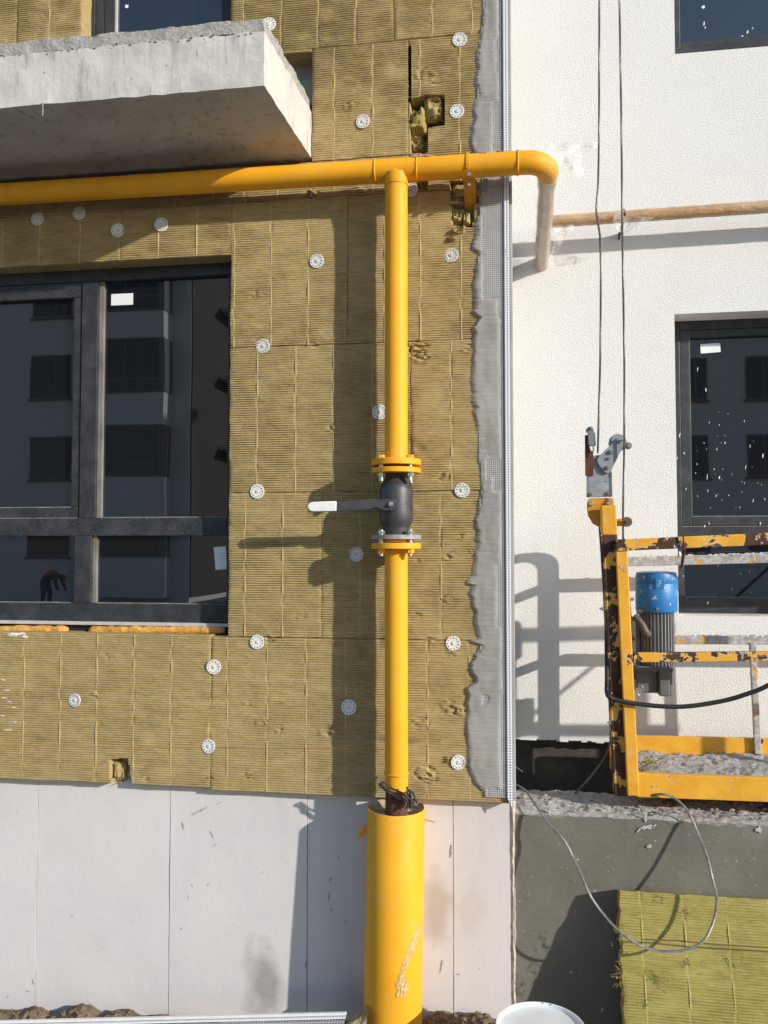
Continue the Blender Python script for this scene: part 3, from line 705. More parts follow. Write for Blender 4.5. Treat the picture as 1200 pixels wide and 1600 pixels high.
# ---- balcony slab
zb0 = az(134, YB, 413); zt0 = az(49, YB, 413); zt1 = az(27, YB, 413); XSf = ax(413, YB, 100)
def rough_block(x0, x1, y0, y1, z0, z1, amp, step, seed, flat_bottom=False):
    mb = MB()
    def face(U, V, fn):
        u = np.linspace(0, 1, max(2, int(U / step) + 1)); v = np.linspace(0, 1, max(2, int(V / step) + 1))
        A, B = np.meshgrid(u, v); P = fn(A, B)
        n = lambda k, s: amp * fbm(P[..., 0] * s + P[..., 1] * s * .7, P[..., 2] * s + P[..., 1] * s, seed + k)
        P = P + np.dstack([n(0, 22), n(11, 22), n(23, 18)]); mb.grid(P)
    dx, dy, dz = x1 - x0, y1 - y0, z1 - z0
    face(dx, dz, lambda a, b: np.dstack([x0 + a * dx, y0 + 0 * a, z0 + b * dz])); face(dy, dz, lambda a, b: np.dstack([x1 + 0 * a, y0 + a * dy, z0 + b * dz]))
    face(dx, dy, lambda a, b: np.dstack([x0 + a * dx, y0 + b * dy, z1 + 0 * a])); face(dx, dy, lambda a, b: np.dstack([x0 + a * dx, y0 + b * dy, z0 + 0 * a]))
    face(dy, dz, lambda a, b: np.dstack([x0 + 0 * a, y0 + a * dy, z0 + b * dz])); face(dx, dz, lambda a, b: np.dstack([x0 + a * dx, y1 + 0 * a, z0 + b * dz]))
    return mb
sl_ = rough_block(XL, XSf, YB, YW + .098, zb0, zt0, .004, .014, 60)
XSk = ax(486, YW, 250) - XSf
def skew(mb):
    mb.v = [(x + max(0, min(1, (x - XSf + .35) / .35)) * XSk * (y - YB) / (YW - YB), y, z) for x, y, z in mb.v]
skew(sl_)
slab = part('balcony_slab', sl_, M['concrete'], fac, smooth=45, label='bare concrete balcony slab with streaked front')
tp = rough_block(XL, XSf - .004, YB + .004, YW + .097, zt0 + .001, zt1, .008, .009, 64); skew(tp)
part('mortar_topping', tp, M['mortar'], slab, smooth=60)
dr = MB()                                     # mortar crumbs squeezed out along the joint
rr = random.Random(3)
for k in range(80):
    x = XL + (XSf - XL) * rr.random() ** .8; r_ = rr.uniform(.002, .006)
    c = Vector((x, YB - rr.uniform(-.002, .004), zt0 + rr.uniform(-.010, .006)))
    dr.lathe([(r_ * .3, -r_ * .6), (r_, -r_ * .1), (r_ * .8, r_ * .4), (r_ * .3, r_ * .6)], c, 6)
part('mortar_crumbs', dr, M['mortar'], slab, smooth=60, kind='stuff')
rb = MB(); rb.tube([at(67, 160, YB), at(67, 160, YB - .008), at(67, 181, YB - .010)], .0016, 6); part('wire_end', rb, M['zinc'], slab)

# ---- plinth foam boards
jt = [-160, 57, 265, 480, 708.5, 797.5]
ZB2 = -.32; ZPT = ZBOT + .05
for i in range(len(jt) - 1):
    x0, x1 = ax(jt[i], YX, 1400) + .0012, ax(jt[i + 1], YX, 1400) - .0012
    if i == 0: x0 = XL
    if i == 4: x1 = XC - .004
    yo = (0, .001, -.001, .0015, 0)[i]
    p = MB(); n = 12
    u = np.linspace(x0, x1, 20); v = np.linspace(ZB2, ZPT, 50); A, B = np.meshgrid(u, v)
    P = np.dstack([A, YX + yo + .0022 * fbm(A * 6, B * 4, 80 + i), B]); p.grid(P)
    for ed in (P[:, 0], P[:, -1], P[0], P[-1]):
        bk = ed.copy(); bk[:, 1] = YX + .06; p.grid(np.stack([ed, bk]))
    part('plinth_board', p, M['xps'], fac, smooth=40)
# scuffs and smears on the boards, thin raised dabs of mortar
sc = MB(); rr = random.Random(11)
def dab(mb, px, py, lpx, wpx, ang, Y, n=7, th=.0012, sd=0):
    c = at(px, py, Y); r0 = random.Random(int(px * 31 + py) + sd); L = lpx * .00258 / 2; Wd = wpx * .00258 / 2
    top = []; bot = []
    for k in range(n + 1):
        t_ = -1 + 2 * k / n; ww = Wd * math.sqrt(max(0, 1 - t_ * t_)) * r0.uniform(.5, 1.3) + .0002
        for lst, sg in ((top, 1), (bot, -1)):
            a_, b_ = t_ * L, sg * ww * r0.uniform(.7, 1.2); lst.append((c.x + a_ * math.cos(ang) - b_ * math.sin(ang), c.z + a_ * math.sin(ang) + b_ * math.cos(ang)))
    mb.prism(bot + top[::-1], Y - th, Y + .0005)
for (px, py, l, w_, an) in ((312, 1267, 34, 5, .5), (343, 1255, 12, 2.5, .45), (286, 1290, 14, 3, -1.3), (331, 1304, 16, 4, -1.1), (336, 1320, 9, 4, .5), (300, 1384, 10, 3, -1.2), (294, 1402, 12, 3, 1.2), (283, 1451, 7, 3, .9), (325, 1382, 7, 2, .9), (52, 1534, 10, 3, -1.3), (43, 1549, 6, 4, 0), (12, 1557, 8, 2.5, 1), (478, 1507, 14, 7, 1.5), (516, 1375, 10, 6, 1.2), (529, 1340, 6, 6, .3), (514, 1400, 16, 3, 1.5), (518, 1422, 8, 3, -1), (690, 1510, 22, 2, 1.4), (716, 1522, 6, 3, 0), (449, 1347, 5, 2, .8), (540, 1440, 9, 3, 1), (705, 1330, 22, 4, 1.5)):
    dab(sc, px, py, l * .9, w_ * .55, an, YX - .0012, 9, .0008)
part('mortar_smears', sc, M['black_scuff'], fac, smooth=None, kind='stuff')
# mortar squeezed out at the outer edge of the foam
ed = MB(); zz_ = np.linspace(0, ZBOT - .002, 260); pts = []
X = np.stack([0 * zz_ + XC - .006, XC + .002 + .006 * fbm(zz_ * 30, zz_ * 0, 5), 0 * zz_ + XC + .012 + .004 * fbm(zz_ * 18, zz_ * 0, 8)], 1); Yy = np.stack([0 * zz_ + YX - .002, YX - .006 + .004 * fbm(zz_ * 40, zz_ * 0, 6), 0 * zz_ + YX + .03], 1)
ed.grid(np.dstack([X, Yy, np.repeat(zz_[:, None], 3, 1)])); part('edge_mortar', ed, plain('pale_edge_mortar', (.48, .44, .36), .9, scale=60, bump=.5), fac, smooth=60)

# ================================================================== white rendered facade
XRR = ax(1640, YR)
X0w = ax(1057, YR, 720); Zw0, Zw1 = az(962, YR, 1060), az(490.5, YR, 1060)
Xuw = ax(1054, YR, 40); Zuw = az(84, YR, 1060)
XW1 = X0w + 1.45
ren = thing('rendered_facade', 'white stuccoed house wall set back on the right, with two dark windows', 'building', (XC + .9, YR + .2, 0))
ZRB = az(1156, YR, 880); ZRT = az(-260, YR, 1000)
w = MB()
wall_holes(w, XC - .3, XRR, ZRB, ZRT, [(X0w, XW1, Zw0, Zw1), (Xuw, XW1, Zuw, ZRT)], YR, YR + .22)
rr = random.Random(8)
part('stucco_wall', w, M['stucco'], ren, smooth=None)
dp = MB()                                     # ragged drip edge of the stucco
x = XC - .28
while x < XRR:
    ww = rr.uniform(.012, .04); d_ = rr.uniform(.002, .011)
    dp.box((x, YR + .001, ZRB - d_), (x + ww, YR + .05, ZRB + .004)); x += ww * rr.uniform(.95, 1.3)
part('stucco_drips', dp, M['stucco'], ren, smooth=None, kind='stuff')
w = MB(); w.box((XC - .3, YR + .07, -.5), (XRR, YR + .20, ZRB + .02)); part('base_wall', w, M['bitumen'], ren, smooth=None, label='black coated base wall under the stucco')
def right_window(x0, z0, z1, x1, transom, label, top=True):
    Y = YRW; Xr = lambda p: ax(p, Y, 700); s = (F / Y) / 1.0
    f = MB(); fw = .062
    f.box((x0 - .03, Y, z0), (x0 + fw * .50, Y + .07, z1)); f.box((x0 + fw * .52, Y, z0), (x1, Y + .07, z0 + .075))
    if top: f.box((x0 + fw * .52, Y, z1 - .035), (x1, Y + .07, z1 + .02))
    return f, Y
Y = YRW; Zr = lambda p: az(p, Y, 1065); Xr = lambda p: ax(p, Y, 720)
f = MB()
f.box((X0w - .02, Y, Zr(957)), (Xr(1064.5), Y + .07, Zr(494)))
f.box((Xr(1064.7), Y, Zr(957)), (XW1 + .02, Y + .07, Zr(933))); f.box((Xr(1064.7), Y, Zr(516)), (XW1 + .02, Y + .07, Zr(494)))
f.box((Xr(1064.7), Y - .001, Zr(838)), (XW1 + .02, Y + .07, Zr(822)))
f.box((Xr(1064.7), Y + .004, Zr(932.8)), (Xr(1067), Y + .06, Zr(838.2)))
rw = part('window', f, M['frame'], ren, smooth=None, bevel=.0025, label='dark window behind the work platform, spattered with white paint')
s = MB(); s.box((Xr(1064.7), Y + .004, Zr(821.8)), (Xr(1080), Y + .06, Zr(516.2))); s.box((Xr(1080.2), Y + .0035, Zr(821.8)), (XW1 + .02, Y + .06, Zr(807))); s.box((Xr(1080.2), Y + .0035, Zr(528)), (XW1 + .02, Y + .06, Zr(516.2)))
part('sash', s, M['frame'], rw, smooth=None, bevel=.003)
e = MB(); e.box((Xr(1080.3), Y + .002, Zr(807.6)), (XW1, Y + .02, Zr(806.2))); e.box((Xr(1067.2), Y + .004, Zr(934)), (XW1, Y + .02, Zr(932.2))); e.box((Xr(1065), Y - .0012, Zr(823)), (XW1, Y + .01, Zr(822.1)))
e.box((Xr(1080.0), Y + .003, Zr(806)), (Xr(1080.9), Y + .02, Zr(528.2))); part('glazing_bead', e, M['frame_edge'], rw, smooth=None)
p = MB(); p.box((Xr(1080), Y + .03, Zr(807)), (XW1, Y + .042, Zr(528))); part('pane', p, M['glass'], rw, smooth=None)
p = MB(); p.box((Xr(1067), Y + .026, Zr(933)), (XW1, Y + .038, Zr(838))); part('pane', p, M['glass'], rw, smooth=None)
p = MB(); q = [at(*c, Y + .03) for c in ((1094, 538), (1125, 536), (1126, 550), (1095, 552.5))]; p.prism([(v.x, v.z) for v in reversed(q)], Y + .0285, Y + .0297); part('paper_label', p, M['sticker'], rw, smooth=None)
p = MB(); p.box((X0w - .01, Y - .03, Zr(964)), (XW1, Y + .03, Zr(957.2))); part('sill_profile', p, M['tan_sill'], rw, smooth=None)
fo = MB(); fo.tube([at(1125, 966, YR + .06), at(1160, 965, YR + .055), at(1200, 965.5, YR + .055), at(1300, 966, YR + .06)], [.006, .012, .012, .01], 8); part('foam_seam', fo, M['foam'], rw, smooth=80)
spl = MB(); rr = random.Random(21)
fixed = [(1090, 577, 12, 3), (1103, 609, 11, 4), (1108, 660, 5, 2), (1124, 664, 5, 2), (1163, 658, 5, 2), (1133, 692, 6, 4), (1100, 692, 4, 3), (1172, 697, 9, 3), (1120, 702, 5, 3), (1192, 712, 12, 5), (1165, 730, 12, 2), (1105, 745, 16, 2.5), (1116, 733, 4, 3), (1124, 746, 10, 4), (1089, 725, 5, 2), (1106, 767, 8, 2), (1119, 775, 7, 3), (1177, 782, 10, 2.5), (1195, 780, 7, 3), (1156, 793, 5, 2), (1090, 775, 6, 2), (1087, 739, 4, 3),
         (1062, 680, 12, 3), (1069, 708, 6, 3), (1058, 716, 6, 3), (1072, 764, 6, 3), (1108, 818, 7, 4), (1188, 818, 8, 4), (1101, 822, 6, 4), (1120, 893, 7, 4), (1106, 901, 16, 2), (1102, 910, 4, 4), (1131, 908, 5, 3), (1173, 926, 12, 2), (1190, 922, 14, 2.5), (1179, 919, 3, 6), (1129, 920, 4, 2), (1106, 942, 8, 6), (1085, 900, 5, 2), (1154, 896, 4, 3), (1063, 866, 16, 9), (1068, 900, 4, 4)]
for px, py, l, w_ in fixed: dab(spl, px, py, l * .75, w_ * .42, math.pi / 2 + rr.uniform(-.25, .25), Y + .0295 if px > 1081 and (py < 805 or py > 840) and py < 932 else Y - .0006, 5, .0008)
for k in range(45):
    px = rr.gauss(1140, 45); py = rr.uniform(640, 800) if rr.random() < .6 else rr.uniform(842, 955)
    if px < 1083 or px > 1330: continue
    on_frame = (py > 932)
    if on_frame: continue
    dab(spl, px, py, rr.uniform(1.0, 4.0), rr.uniform(.25, .6), math.pi / 2 + rr.uniform(-.5, .5), Y + .0295 if py < 805 else Y + .0255, 4, .0008)
part('paint_splashes', spl, M['white_paint'], rw, smooth=None, kind='stuff')
# upper right window
f = MB(); zu = Zr(81)
f.box((Xuw - .02, Y, Zr(86)), (Xr(1063), Y + .07, ZRT)); f.box((Xr(1063.2), Y, Zr(86)), (XW1 + .02, Y + .07, Zr(74))); 
f.box((Xr(1063.2), Y + .005, Zr(73.8)), (Xr(1073), Y + .06, ZRT)); f.box((Xr(1073.2), Y + .0045, Zr(73.8)), (XW1 + .02, Y + .06, Zr(64)))
ru = part('window', f, M['frame'], ren, smooth=None, bevel=.0025, label='upper dark window at the top right corner')
p = MB(); p.box((Xr(1073), Y + .03, Zr(64)), (XW1, Y + .042, ZRT)); part('pane', p, M['glass'], ru, smooth=None)
spl = MB()
for px, py, l, w_ in ((1100, 37, 8, 3), (1102, 43, 5, 2), (1168, 50, 7, 3), (1176, 44, 4, 2), (1160, 57, 4, 3), (1099, 11, 7, 7)): dab(spl, px, py, l, w_, 1.4, Y + .0295, 5, .0008)
part('paint_splashes', spl, M['white_paint'], ru, smooth=None, kind='stuff')

# ================================================================== grey parapet under the platform
ZPL = az(1268, YG, 850); YGB = YG + .285
par = thing('parapet_wall', 'low grey plastered parapet with rough mortar top below the work platform', 'wall', (XC + 1.1, YG + .12, 0))
XP0 = XC + .006
w = MB(); u = np.linspace(XP0, XRR, 90); v = np.linspace(-.1, ZPL - .012, 50); A, B = np.meshgrid(u, v)
P = np.dstack([A, YG + .004 * fbm(A * 5, B * 5, 90), B]); w.grid(P); w.box((XP0, YG + .012, -.1), (XRR, YGB, ZPL - .013))
part('plaster_face', w, M['plaster'], par, smooth=60)
u = np.linspace(XP0 - .002, XRR, 330); v = np.linspace(0, 1, 44); A, B = np.meshgrid(u, v)
yy = YG - .004 + .292 * B + .008 * fbm(A * 14, B * 6, 95) * (1 - B)
hh = ZPL + (.012 * fbm(A * 9, B * 4, 97) + .010 * fbm(A * 45, B * 20, 98)) * (.35 + .65 * np.clip(B * 5, 0, 1)) - .002
edge_drop = np.exp(-(B / .05) ** 2) * (.006 + .012 * np.abs(fbm(A * 12, A * 0, 99)))
w = MB(); P = np.dstack([A, yy, hh - edge_drop]); w.grid(P)
lo = P[0].copy(); lo[:, 2] = ZPL - .024 + .012 * fbm(u * 9, u * 0, 92); lo[:, 1] += .0075; w.grid(np.stack([lo, P[0]]))
part('mortar_top', w, M['mortar'], par, smooth=60, label='rough mortar top of the parapet')
cr = MB(); rr = random.Random(31)
for k in range(230):
    r_ = rr.choice((.004, .005, .006, .009)) * rr.uniform(.7, 1.3); c = Vector((rr.uniform(XP0 + .02, XRR), rr.uniform(YG + .01, YGB - .02), ZPL + .004))
    cr.lathe([(r_ * .4, -r_ * .5), (r_, -r_ * .1), (r_ * .75, r_ * .35), (r_ * .2, r_ * .6)], c, 5)
part('rubble', cr, M['mortar'], par, smooth=None, kind='stuff')
sc = MB()
for px, py, l, w_, an in ((1010, 1292, 22, 6, .2), (1009, 1275, 18, 4, 1.5), (998, 1297, 10, 3, .9), (1022, 1290, 9, 3, .7), (860, 1268, 14, 9, 1.4), (1185, 1296, 10, 9, .2), (1014, 1322, 8, 6, .3), (892, 1519, 5, 3, .4), (941, 1577, 6, 3, 1.2)): dab(sc, px, py, l, w_, an, YG - .003, 6, .003)
part('mortar_smears', sc, plain('pale_smear', (.42, .41, .39), .9, scale=60), par, smooth=None, kind='stuff')

# ================================================================== yellow gas pipe
def arc(a, b, c, r, n=8):            # rounded corner at b between a-b and b-c
    a, b, c = Vector(a), Vector(b), Vector(c); u = (a - b).normalized(); v = (c - b).normalized()
    ang = u.angle(v); d = r / math.tan(ang / 2); p0 = b + u * d; p1 = b + v * d
    ctr = b + (u + v).normalized() * (r / math.sin(ang / 2)); out = []
    A = p0 - ctr; Bv = p1 - ctr; tot = A.angle(Bv)
    for k in range(n + 1):
        t = k / n; out.append(ctr + (A * math.sin((1 - t) * tot) + Bv * math.sin(t * tot)) / math.sin(tot))
    return out
PR = .0443
hl = at(0, 304, YP); hr = at(830, 253.5, YP); hd = (hr - hl).normalized()
corner = hl + hd * ((at(857, 252, YP).x - hl.x) / hd.x)
wall_end = at(846, 415, YR + .02)
pipe = thing('gas_pipe', 'yellow steel gas pipe with tee, flanged valve and film-wrapped branch into the white wall', 'pipe', (at(619, 1240, YP).x, YP, az(1240, YP, 619)))
tee = hl + hd * ((at(619, 268, YP).x - hl.x) / hd.x)
h = MB(); lf = hl - hd * 1.2
h.tube([lf, tee], PR, 40); h.tube([tee, corner - hd * .10], PR * .999, 40)
part('horizontal_pipe', h, M['yellow'], pipe, smooth=50)
el = MB(); path = arc(corner - hd * .3, corner, wall_end, .085, 10)
el.tube([corner - hd * .10] + path + [path[-1] + (wall_end - path[-1]).normalized() * .02], [PR] * 10 + [PR * .97, PR * .93, PR * .86], 36)
part('elbow', el, M['yellow'], pipe, smooth=50); epath = path[4:]
br = MB(); d_ = (wall_end - path[-1]); n = 26; pts = []; rs = []
for k in range(n + 1):
    t = k / n; pts.append(path[-1] + d_ * (.01 + .99 * t)); rs.append((.0345 if t > .08 else .040) + .0035 * vn(t * 14, 1, 4) + (.003 if t > .93 else 0))
br.tube(pts, rs, 22); bpath = list(pts); part('wrapped_branch', br, M['wrap_pale'], pipe, smooth=60, label='pale film-wrapped branch entering the white wall')
bl = at(868, 346, 3.913); brr = at(1200, 323, 3.913); bdv = (brr - bl).normalized()
xj = path[-1] + d_ * ((3.913 - path[-1].y) / d_.y); b0 = Vector((xj.x, 3.913, bl.z + (xj.x - bl.x) * bdv.z / bdv.x))
bp = MB(); pts = [xj] + arc(xj, b0, brr, .045, 5) + [b0 + bdv * s_ for s_ in np.linspace(.10, 2.0, 60)]
bp.tube(pts, [.028 + .0022 * vn(i * .9, 2, 6) for i in range(len(pts))], 20); part('wrapped_pipe', bp, M['wrap_brown'], pipe, smooth=60, label='brown film-wrapped pipe along the white wall')
def wrap(path, r, seed, turns):
    mb = MB(); P = []; rs = []
    for i in range(len(path) - 1):
        k = max(1, int((Vector(path[i + 1]) - Vector(path[i])).length / .008))
        for j in range(k): P.append(Vector(path[i]).lerp(Vector(path[i + 1]), j / k))
    o = 0; n_ = 20; mb.tube(P, r, n_, False); V = []
    for i in range(len(P)):
        for k in range(n_):
            q = Vector(mb.v[i * n_ + k]); d_ = q - P[i]; f_ = 1 + .10 * float(fbm(i * .16 + k * .55, k * .8 - i * .05, seed, 2)) + .05 * math.sin(i * .5 + k * 2 * math.pi / n_ * turns)
            V.append(tuple(P[i] + d_ * f_))
    mb.v = V; return mb
part('film_wrap', wrap(epath, .0465, 14, 2), M['wrap_film'], pipe, smooth=80)
part('film_wrap', wrap(bpath, .0385, 9, 1), M['wrap_film'], pipe, smooth=80)
part('film_wrap', wrap(pts[3:], .0315, 5, 1), M['wrap_film'], pipe, smooth=80)
bk = MB(); q0 = at(975, 338, 3.913); bk.beam(q0 + Vector((0, .02, -.02)), q0 + Vector((-.01, .125, -.055)), .03, .006, up=(1, 0, 0)); bk.tube([q0 + Vector((0, 0, .031)), q0 + Vector((0, -.031, 0)), q0 + Vector((0, 0, -.031)), q0 + Vector((0, .031, -.005))], .005, 8)
part('pipe_bracket', bk, M['rust'], pipe)
# riser
rt = tee.copy(); rx = at(619, 500, YP)
top_f = at(619, 723, YP); low_f = at(619, 852, YP); bot = at(619.5, 1300, YP)
v = MB(); v.tube([tee + Vector((0, 0, -.01)), at(619.3, 300, YP), at(619, 500, YP), top_f], PR, 40); part('riser', v, M['yellow'], pipe, smooth=50)
v = MB(); v.tube([low_f, at(619.5, 1210, YP), at(619.5, 1233, YP)], PR, 40); part('riser', v, M['yellow'], pipe, smooth=50)
v = MB(); v.tube([at(619.5, 1233.2, YP), bot], PR * .96, 32); part('bare_pipe_end', v, M['rust'], pipe, smooth=50, label='rusty unpainted pipe length inside the casing')
tb = MB(); tb.tube([tee + Vector((0, 0, -.02)), tee + Vector((0, 0, -.05)), tee + Vector((0, 0, -.066))], [PR * 1.16, PR * 1.09, PR * 1.03], 36); tb.tube([tee - hd * .085, tee - hd * .05, tee + hd * .05, tee + hd * .085], [PR * 1.012, PR * 1.03, PR * 1.03, PR * 1.012], 36)
part('tee', tb, M['yellow'], pipe, smooth=60)
def weld(c, d):
    mb = MB(); d = Vector(d).normalized(); ref = Vector((0, 1, 0)); u = d.cross(ref).normalized(); w_ = d.cross(u); pts = []
    for k in range(41):
        a_ = 2 * math.pi * k / 40; pts.append(Vector(c) + (u * math.cos(a_) + w_ * math.sin(a_)) * (PR + .0005) + d * random.uniform(-.0012, .0012))
    mb.tube(pts, [.0034 * random.uniform(.8, 1.25) for _ in pts], 6, False); return part('weld_bead', mb, M['yellow'], pipe, smooth=80)
for px in (587, 652, 809): weld(hl + hd * ((at(px, 265, YP).x - hl.x) / hd.x), hd)
weld(at(619.3, 290, YP), (0, 0, 1)); weld(at(619.5, 1208, YP), (0, 0, 1))
def flange(pc, th, r, mat, name='flange'):
    mb = MB(); mb.lathe([(r - .002, -th / 2), (r, -th / 2 + .002), (r, th / 2 - .002), (r - .002, th / 2)], pc, 48); return part(name, mb, mat, pipe, smooth=40)
FR = .0965
flange(at(619, 723, YP), .024, FR, M['yellow']); flange(at(619, 736, YP), .020, FR, M['yellow'])
flange(at(619, 853, YP), .023, FR, M['yellow']); flange(at(619, 839.5, YP), .018, FR, M['grey_smear'])
flange(at(619, 729.8, YP), .012, .066, M['rubber'], 'gasket'); flange(at(619, 845.4, YP), .010, .068, M['yellow'], 'gasket')
# bolts: head on one side, nut and shank on the other
bm_ = MB()
def hexn(mb, z0, z1, r, mi): mb.lathe([(r, z0), (r, z1)], (0, 0, 0), 6, 'Z', mi)
hexn(bm_, .0125, .0235, .0145, 0); bm_.lathe([(.009, -.075), (.009, .012)], (0, 0, 0), 12, 'Z', 1); hexn(bm_, -.058, -.045, .0145, 1)
bme = mesh_of(bm_, 'bolt', [M['yellow'], M['zinc']])
bm2 = MB(); bm2.lathe([(.009, -.038), (.009, .062)], (0, 0, 0), 12, 'Z', 0); hexn(bm2, -.027, -.0125, .0145, 1); hexn(bm2, .047, .056, .0145, 0)
bme2 = mesh_of(bm2, 'bolt', [M['zinc'], M['yellow']])
for k in range(4):
    a_ = 2 * math.pi * (k + .5) / 4 + .10
    off = Vector((math.cos(a_) * .078, math.sin(a_) * .078, 0))
    link('bolt', bme, pipe, at(619, 723, YP) + off - BASE[pipe]); link('bolt', bme2, pipe, at(619, 853, YP) + off - BASE[pipe])
# valve
vt, vb = az(741, YP, 619), az(836, YP, 619); vc = at(619, 788, YP); hh_ = vt - vb
vm = MB(); prof = [(.050, vb), (.051, vb + .022), (.0515, vb + .024), (.0515, vb + .030), (.054, vb + .034), (.061, vb + .046), (.0645, vb + .062), (.065, vb + .08), (.065, vt - .075), (.0635, vt - .058), (.058, vt - .042), (.050, vt - .030), (.044, vt - .022), (.042, vt)]
vm.lathe([(r_, z_ - vc.z) for r_, z_ in prof], vc, 44); valve = part('valve', vm, M['iron'], pipe, smooth=50, label='dark cast iron ball valve')
sp = at(611.5, 788, YP - .08); sm = MB(); sc0 = Vector((sp.x, 0, sp.z))
sm.lathe([(.021, -(YP - .052)), (.021, -(YP - .074)), (.017, -(YP - .078))], sc0, 24, 'Y'); part('stem_collar', sm, M['iron'], valve, smooth=40)
nb = MB(); nb.lathe([(.0105, -(YP - .079)), (.0105, -(YP - .097)), (.009, -(YP - .099))], sc0, 6, 'Y'); nb.lathe([(.0058, -(YP - .099)), (.005, -(YP - .104))], sc0, 12, 'Y'); part('stem_nut', nb, M['zinc'], valve, smooth=30)
YH = YP - .086
hp = [at(*c, YH) for c in ((622, 786), (621, 797), (600, 797.5), (587, 792), (575, 796), (524, 798), (524, 783.5), (575, 780.5), (592, 780), (612, 780.5))]
hb = MB(); hb.prism([(q.x, q.z) for q in hp][::-1], YH - .004, YH + .005); part('handle', hb, M['dark_bar'], valve, smooth=30, bevel=.0012)
hp = [at(*c, YH) for c in ((526, 783), (526, 798.5), (490, 799.5), (485, 798.5), (482, 795), (481, 791), (482.5, 787), (486, 784.8), (492, 784.2))]
hs = MB(); hs.prism([(q.x, q.z) for q in hp][::-1], YH - .0075, YH + .0085); part('handle_sleeve', hs, M['white_sleeve'], valve, smooth=30, bevel=.003)
# wall bracket of the horizontal pipe
pb = hl + hd * ((at(733, 262, YP).x - hl.x) / hd.x)
b_ = MB(); wx = .0235
top = pb + Vector((0, -.002, -PR - .001))
b_.add([(pb.x - wx, YP - .030, pb.z - PR * .55), (pb.x + wx, YP - .030, pb.z - PR * .55), (pb.x + wx, YP - .026, pb.z - PR * .55), (pb.x - wx, YP - .026, pb.z - PR * .55),
        (pb.x - wx, YW + .03, pb.z - .115), (pb.x + wx, YW + .03, pb.z - .115), (pb.x + wx, YW + .036, pb.z - .113), (pb.x - wx, YW + .036, pb.z - .113)],
       [(0, 1, 2, 3), (4, 7, 6, 5), (0, 4, 5, 1), (1, 5, 6, 2), (2, 6, 7, 3), (3, 7, 4, 0)])
part('pipe_bracket', b_, M['bracket'], pipe, smooth=None, bevel=.001, label='yellow-brown wall bracket of the horizontal pipe')
st = MB(); pts = []
for k in range(15):
    a_ = math.pi * (1.18 - 1.36 * k / 14); pts.append(pb + Vector((-.004, -math.cos(a_) * (PR + .003) * -1, math.sin(a_) * (PR + .003))))
for i in range(len(pts) - 1): st.beam(pts[i], pts[i + 1], .012, .004, up=(pts[i] + pts[i + 1]) / 2 - pb)
part('clamp_strap', st, M['yellow'], pipe, smooth=60)
for dz, dy in ((-.020, .012), (-.046, .045)):
    bb = MB(); bb.cyl(pb + Vector((.0, -.040 + dy, -PR * .55 + dz)), pb + Vector((.0, -.022 + dy, -PR * .55 + dz)), .0065, 6)
    part('bolt', bb, M['zinc'], pipe, smooth=None)
# mortar splashes stuck on top of the pipe
ms = MB(); rr = random.Random(17)
for px in list(range(648, 676, 3)) + [688, 752, 758, 780, 786]:
    c = hl + hd * ((at(px, 262, YP).x - hl.x) / hd.x); a_ = rr.uniform(.25, .7); r_ = rr.uniform(.005, .011)
    c = c + Vector((0, -math.sin(a_) * PR, math.cos(a_) * PR)); ms.lathe([(r_ * .5, -r_ * .35), (r_, -r_ * .1), (r_ * .8, r_ * .2), (r_ * .3, r_ * .3)], c, 7)
part('mortar_splashes', ms, plain('grey_splash', (.33, .32, .31), .9), pipe, smooth=70, kind='stuff')

# ================================================================== casing round the riser foot
YCS = 3.234
ct = at(619, 1262, YCS); cb = at(612, 1640, YCS - .03)
CRad = (at(664, 1300, YCS).x - at(574, 1300, YCS).x) / 2 * .985
cas = thing('pipe_casing', 'wide yellow steel casing pipe standing round the foot of the gas pipe', 'pipe', (cb.x, cb.y, 0))
c = MB(); n = 56; dv = (ct - cb)
ring = lambda p, r: [p + Vector((math.cos(2 * math.pi * k / n) * r, math.sin(2 * math.pi * k / n) * r, 0)) for k in range(n)]
rg = [ring(cb + Vector((0, 0, -.15)), CRad), ring(cb + dv * .5, CRad), ring(ct, CRad), ring(ct + Vector((0, 0, .002)), CRad - .002), ring(ct, CRad - .006), ring(ct + Vector((0, 0, -.12)), CRad - .006)]
vv = [p for r_ in rg for p in r_]; c.add(vv, [(i * n + k, i * n + (k + 1) % n, (i + 1) * n + (k + 1) % n, (i + 1) * n + k) for i in range(len(rg) - 1) for k in range(n)])
part('casing_tube', c, M['casing'], cas, smooth=50)
u = np.linspace(0, 2 * math.pi, 60); rr_ = np.linspace(.0, 1, 14); A, B = np.meshgrid(u, rr_)
rad = B * (CRad - .005); hz = ct.z - .016 + .016 * B ** 4 + .016 * fbm(np.cos(A) * B * 5 + 3, np.sin(A) * B * 5, 51) + .020 * np.clip(B - .6, 0, 1) * (np.sin(A + .4) > -.2)
hz = np.minimum(hz, ct.z + .006 + .03 * np.clip(np.cos(A - .5), 0, 1) ** 8)
f_ = MB(); f_.grid(np.dstack([ct.x + rad * np.cos(A), ct.y + rad * np.sin(A), hz])); part('mortar_fill', f_, plain('sandy_fill', (.36, .30, .20), .95, scale=50, bump=.8, var=.4), cas, smooth=60)
hk = MB(); q = at(575, 1297, YCS); hk.tube([q + Vector((.01, 0, .012)), q + Vector((-.010, -.01, .010)), q + Vector((-.024, -.012, -.002)), q + Vector((-.028, -.012, -.018)), q + Vector((-.027, -.012, -.024))], .011, 12); part('lifting_hook', hk, M['casing'], cas, smooth=60)
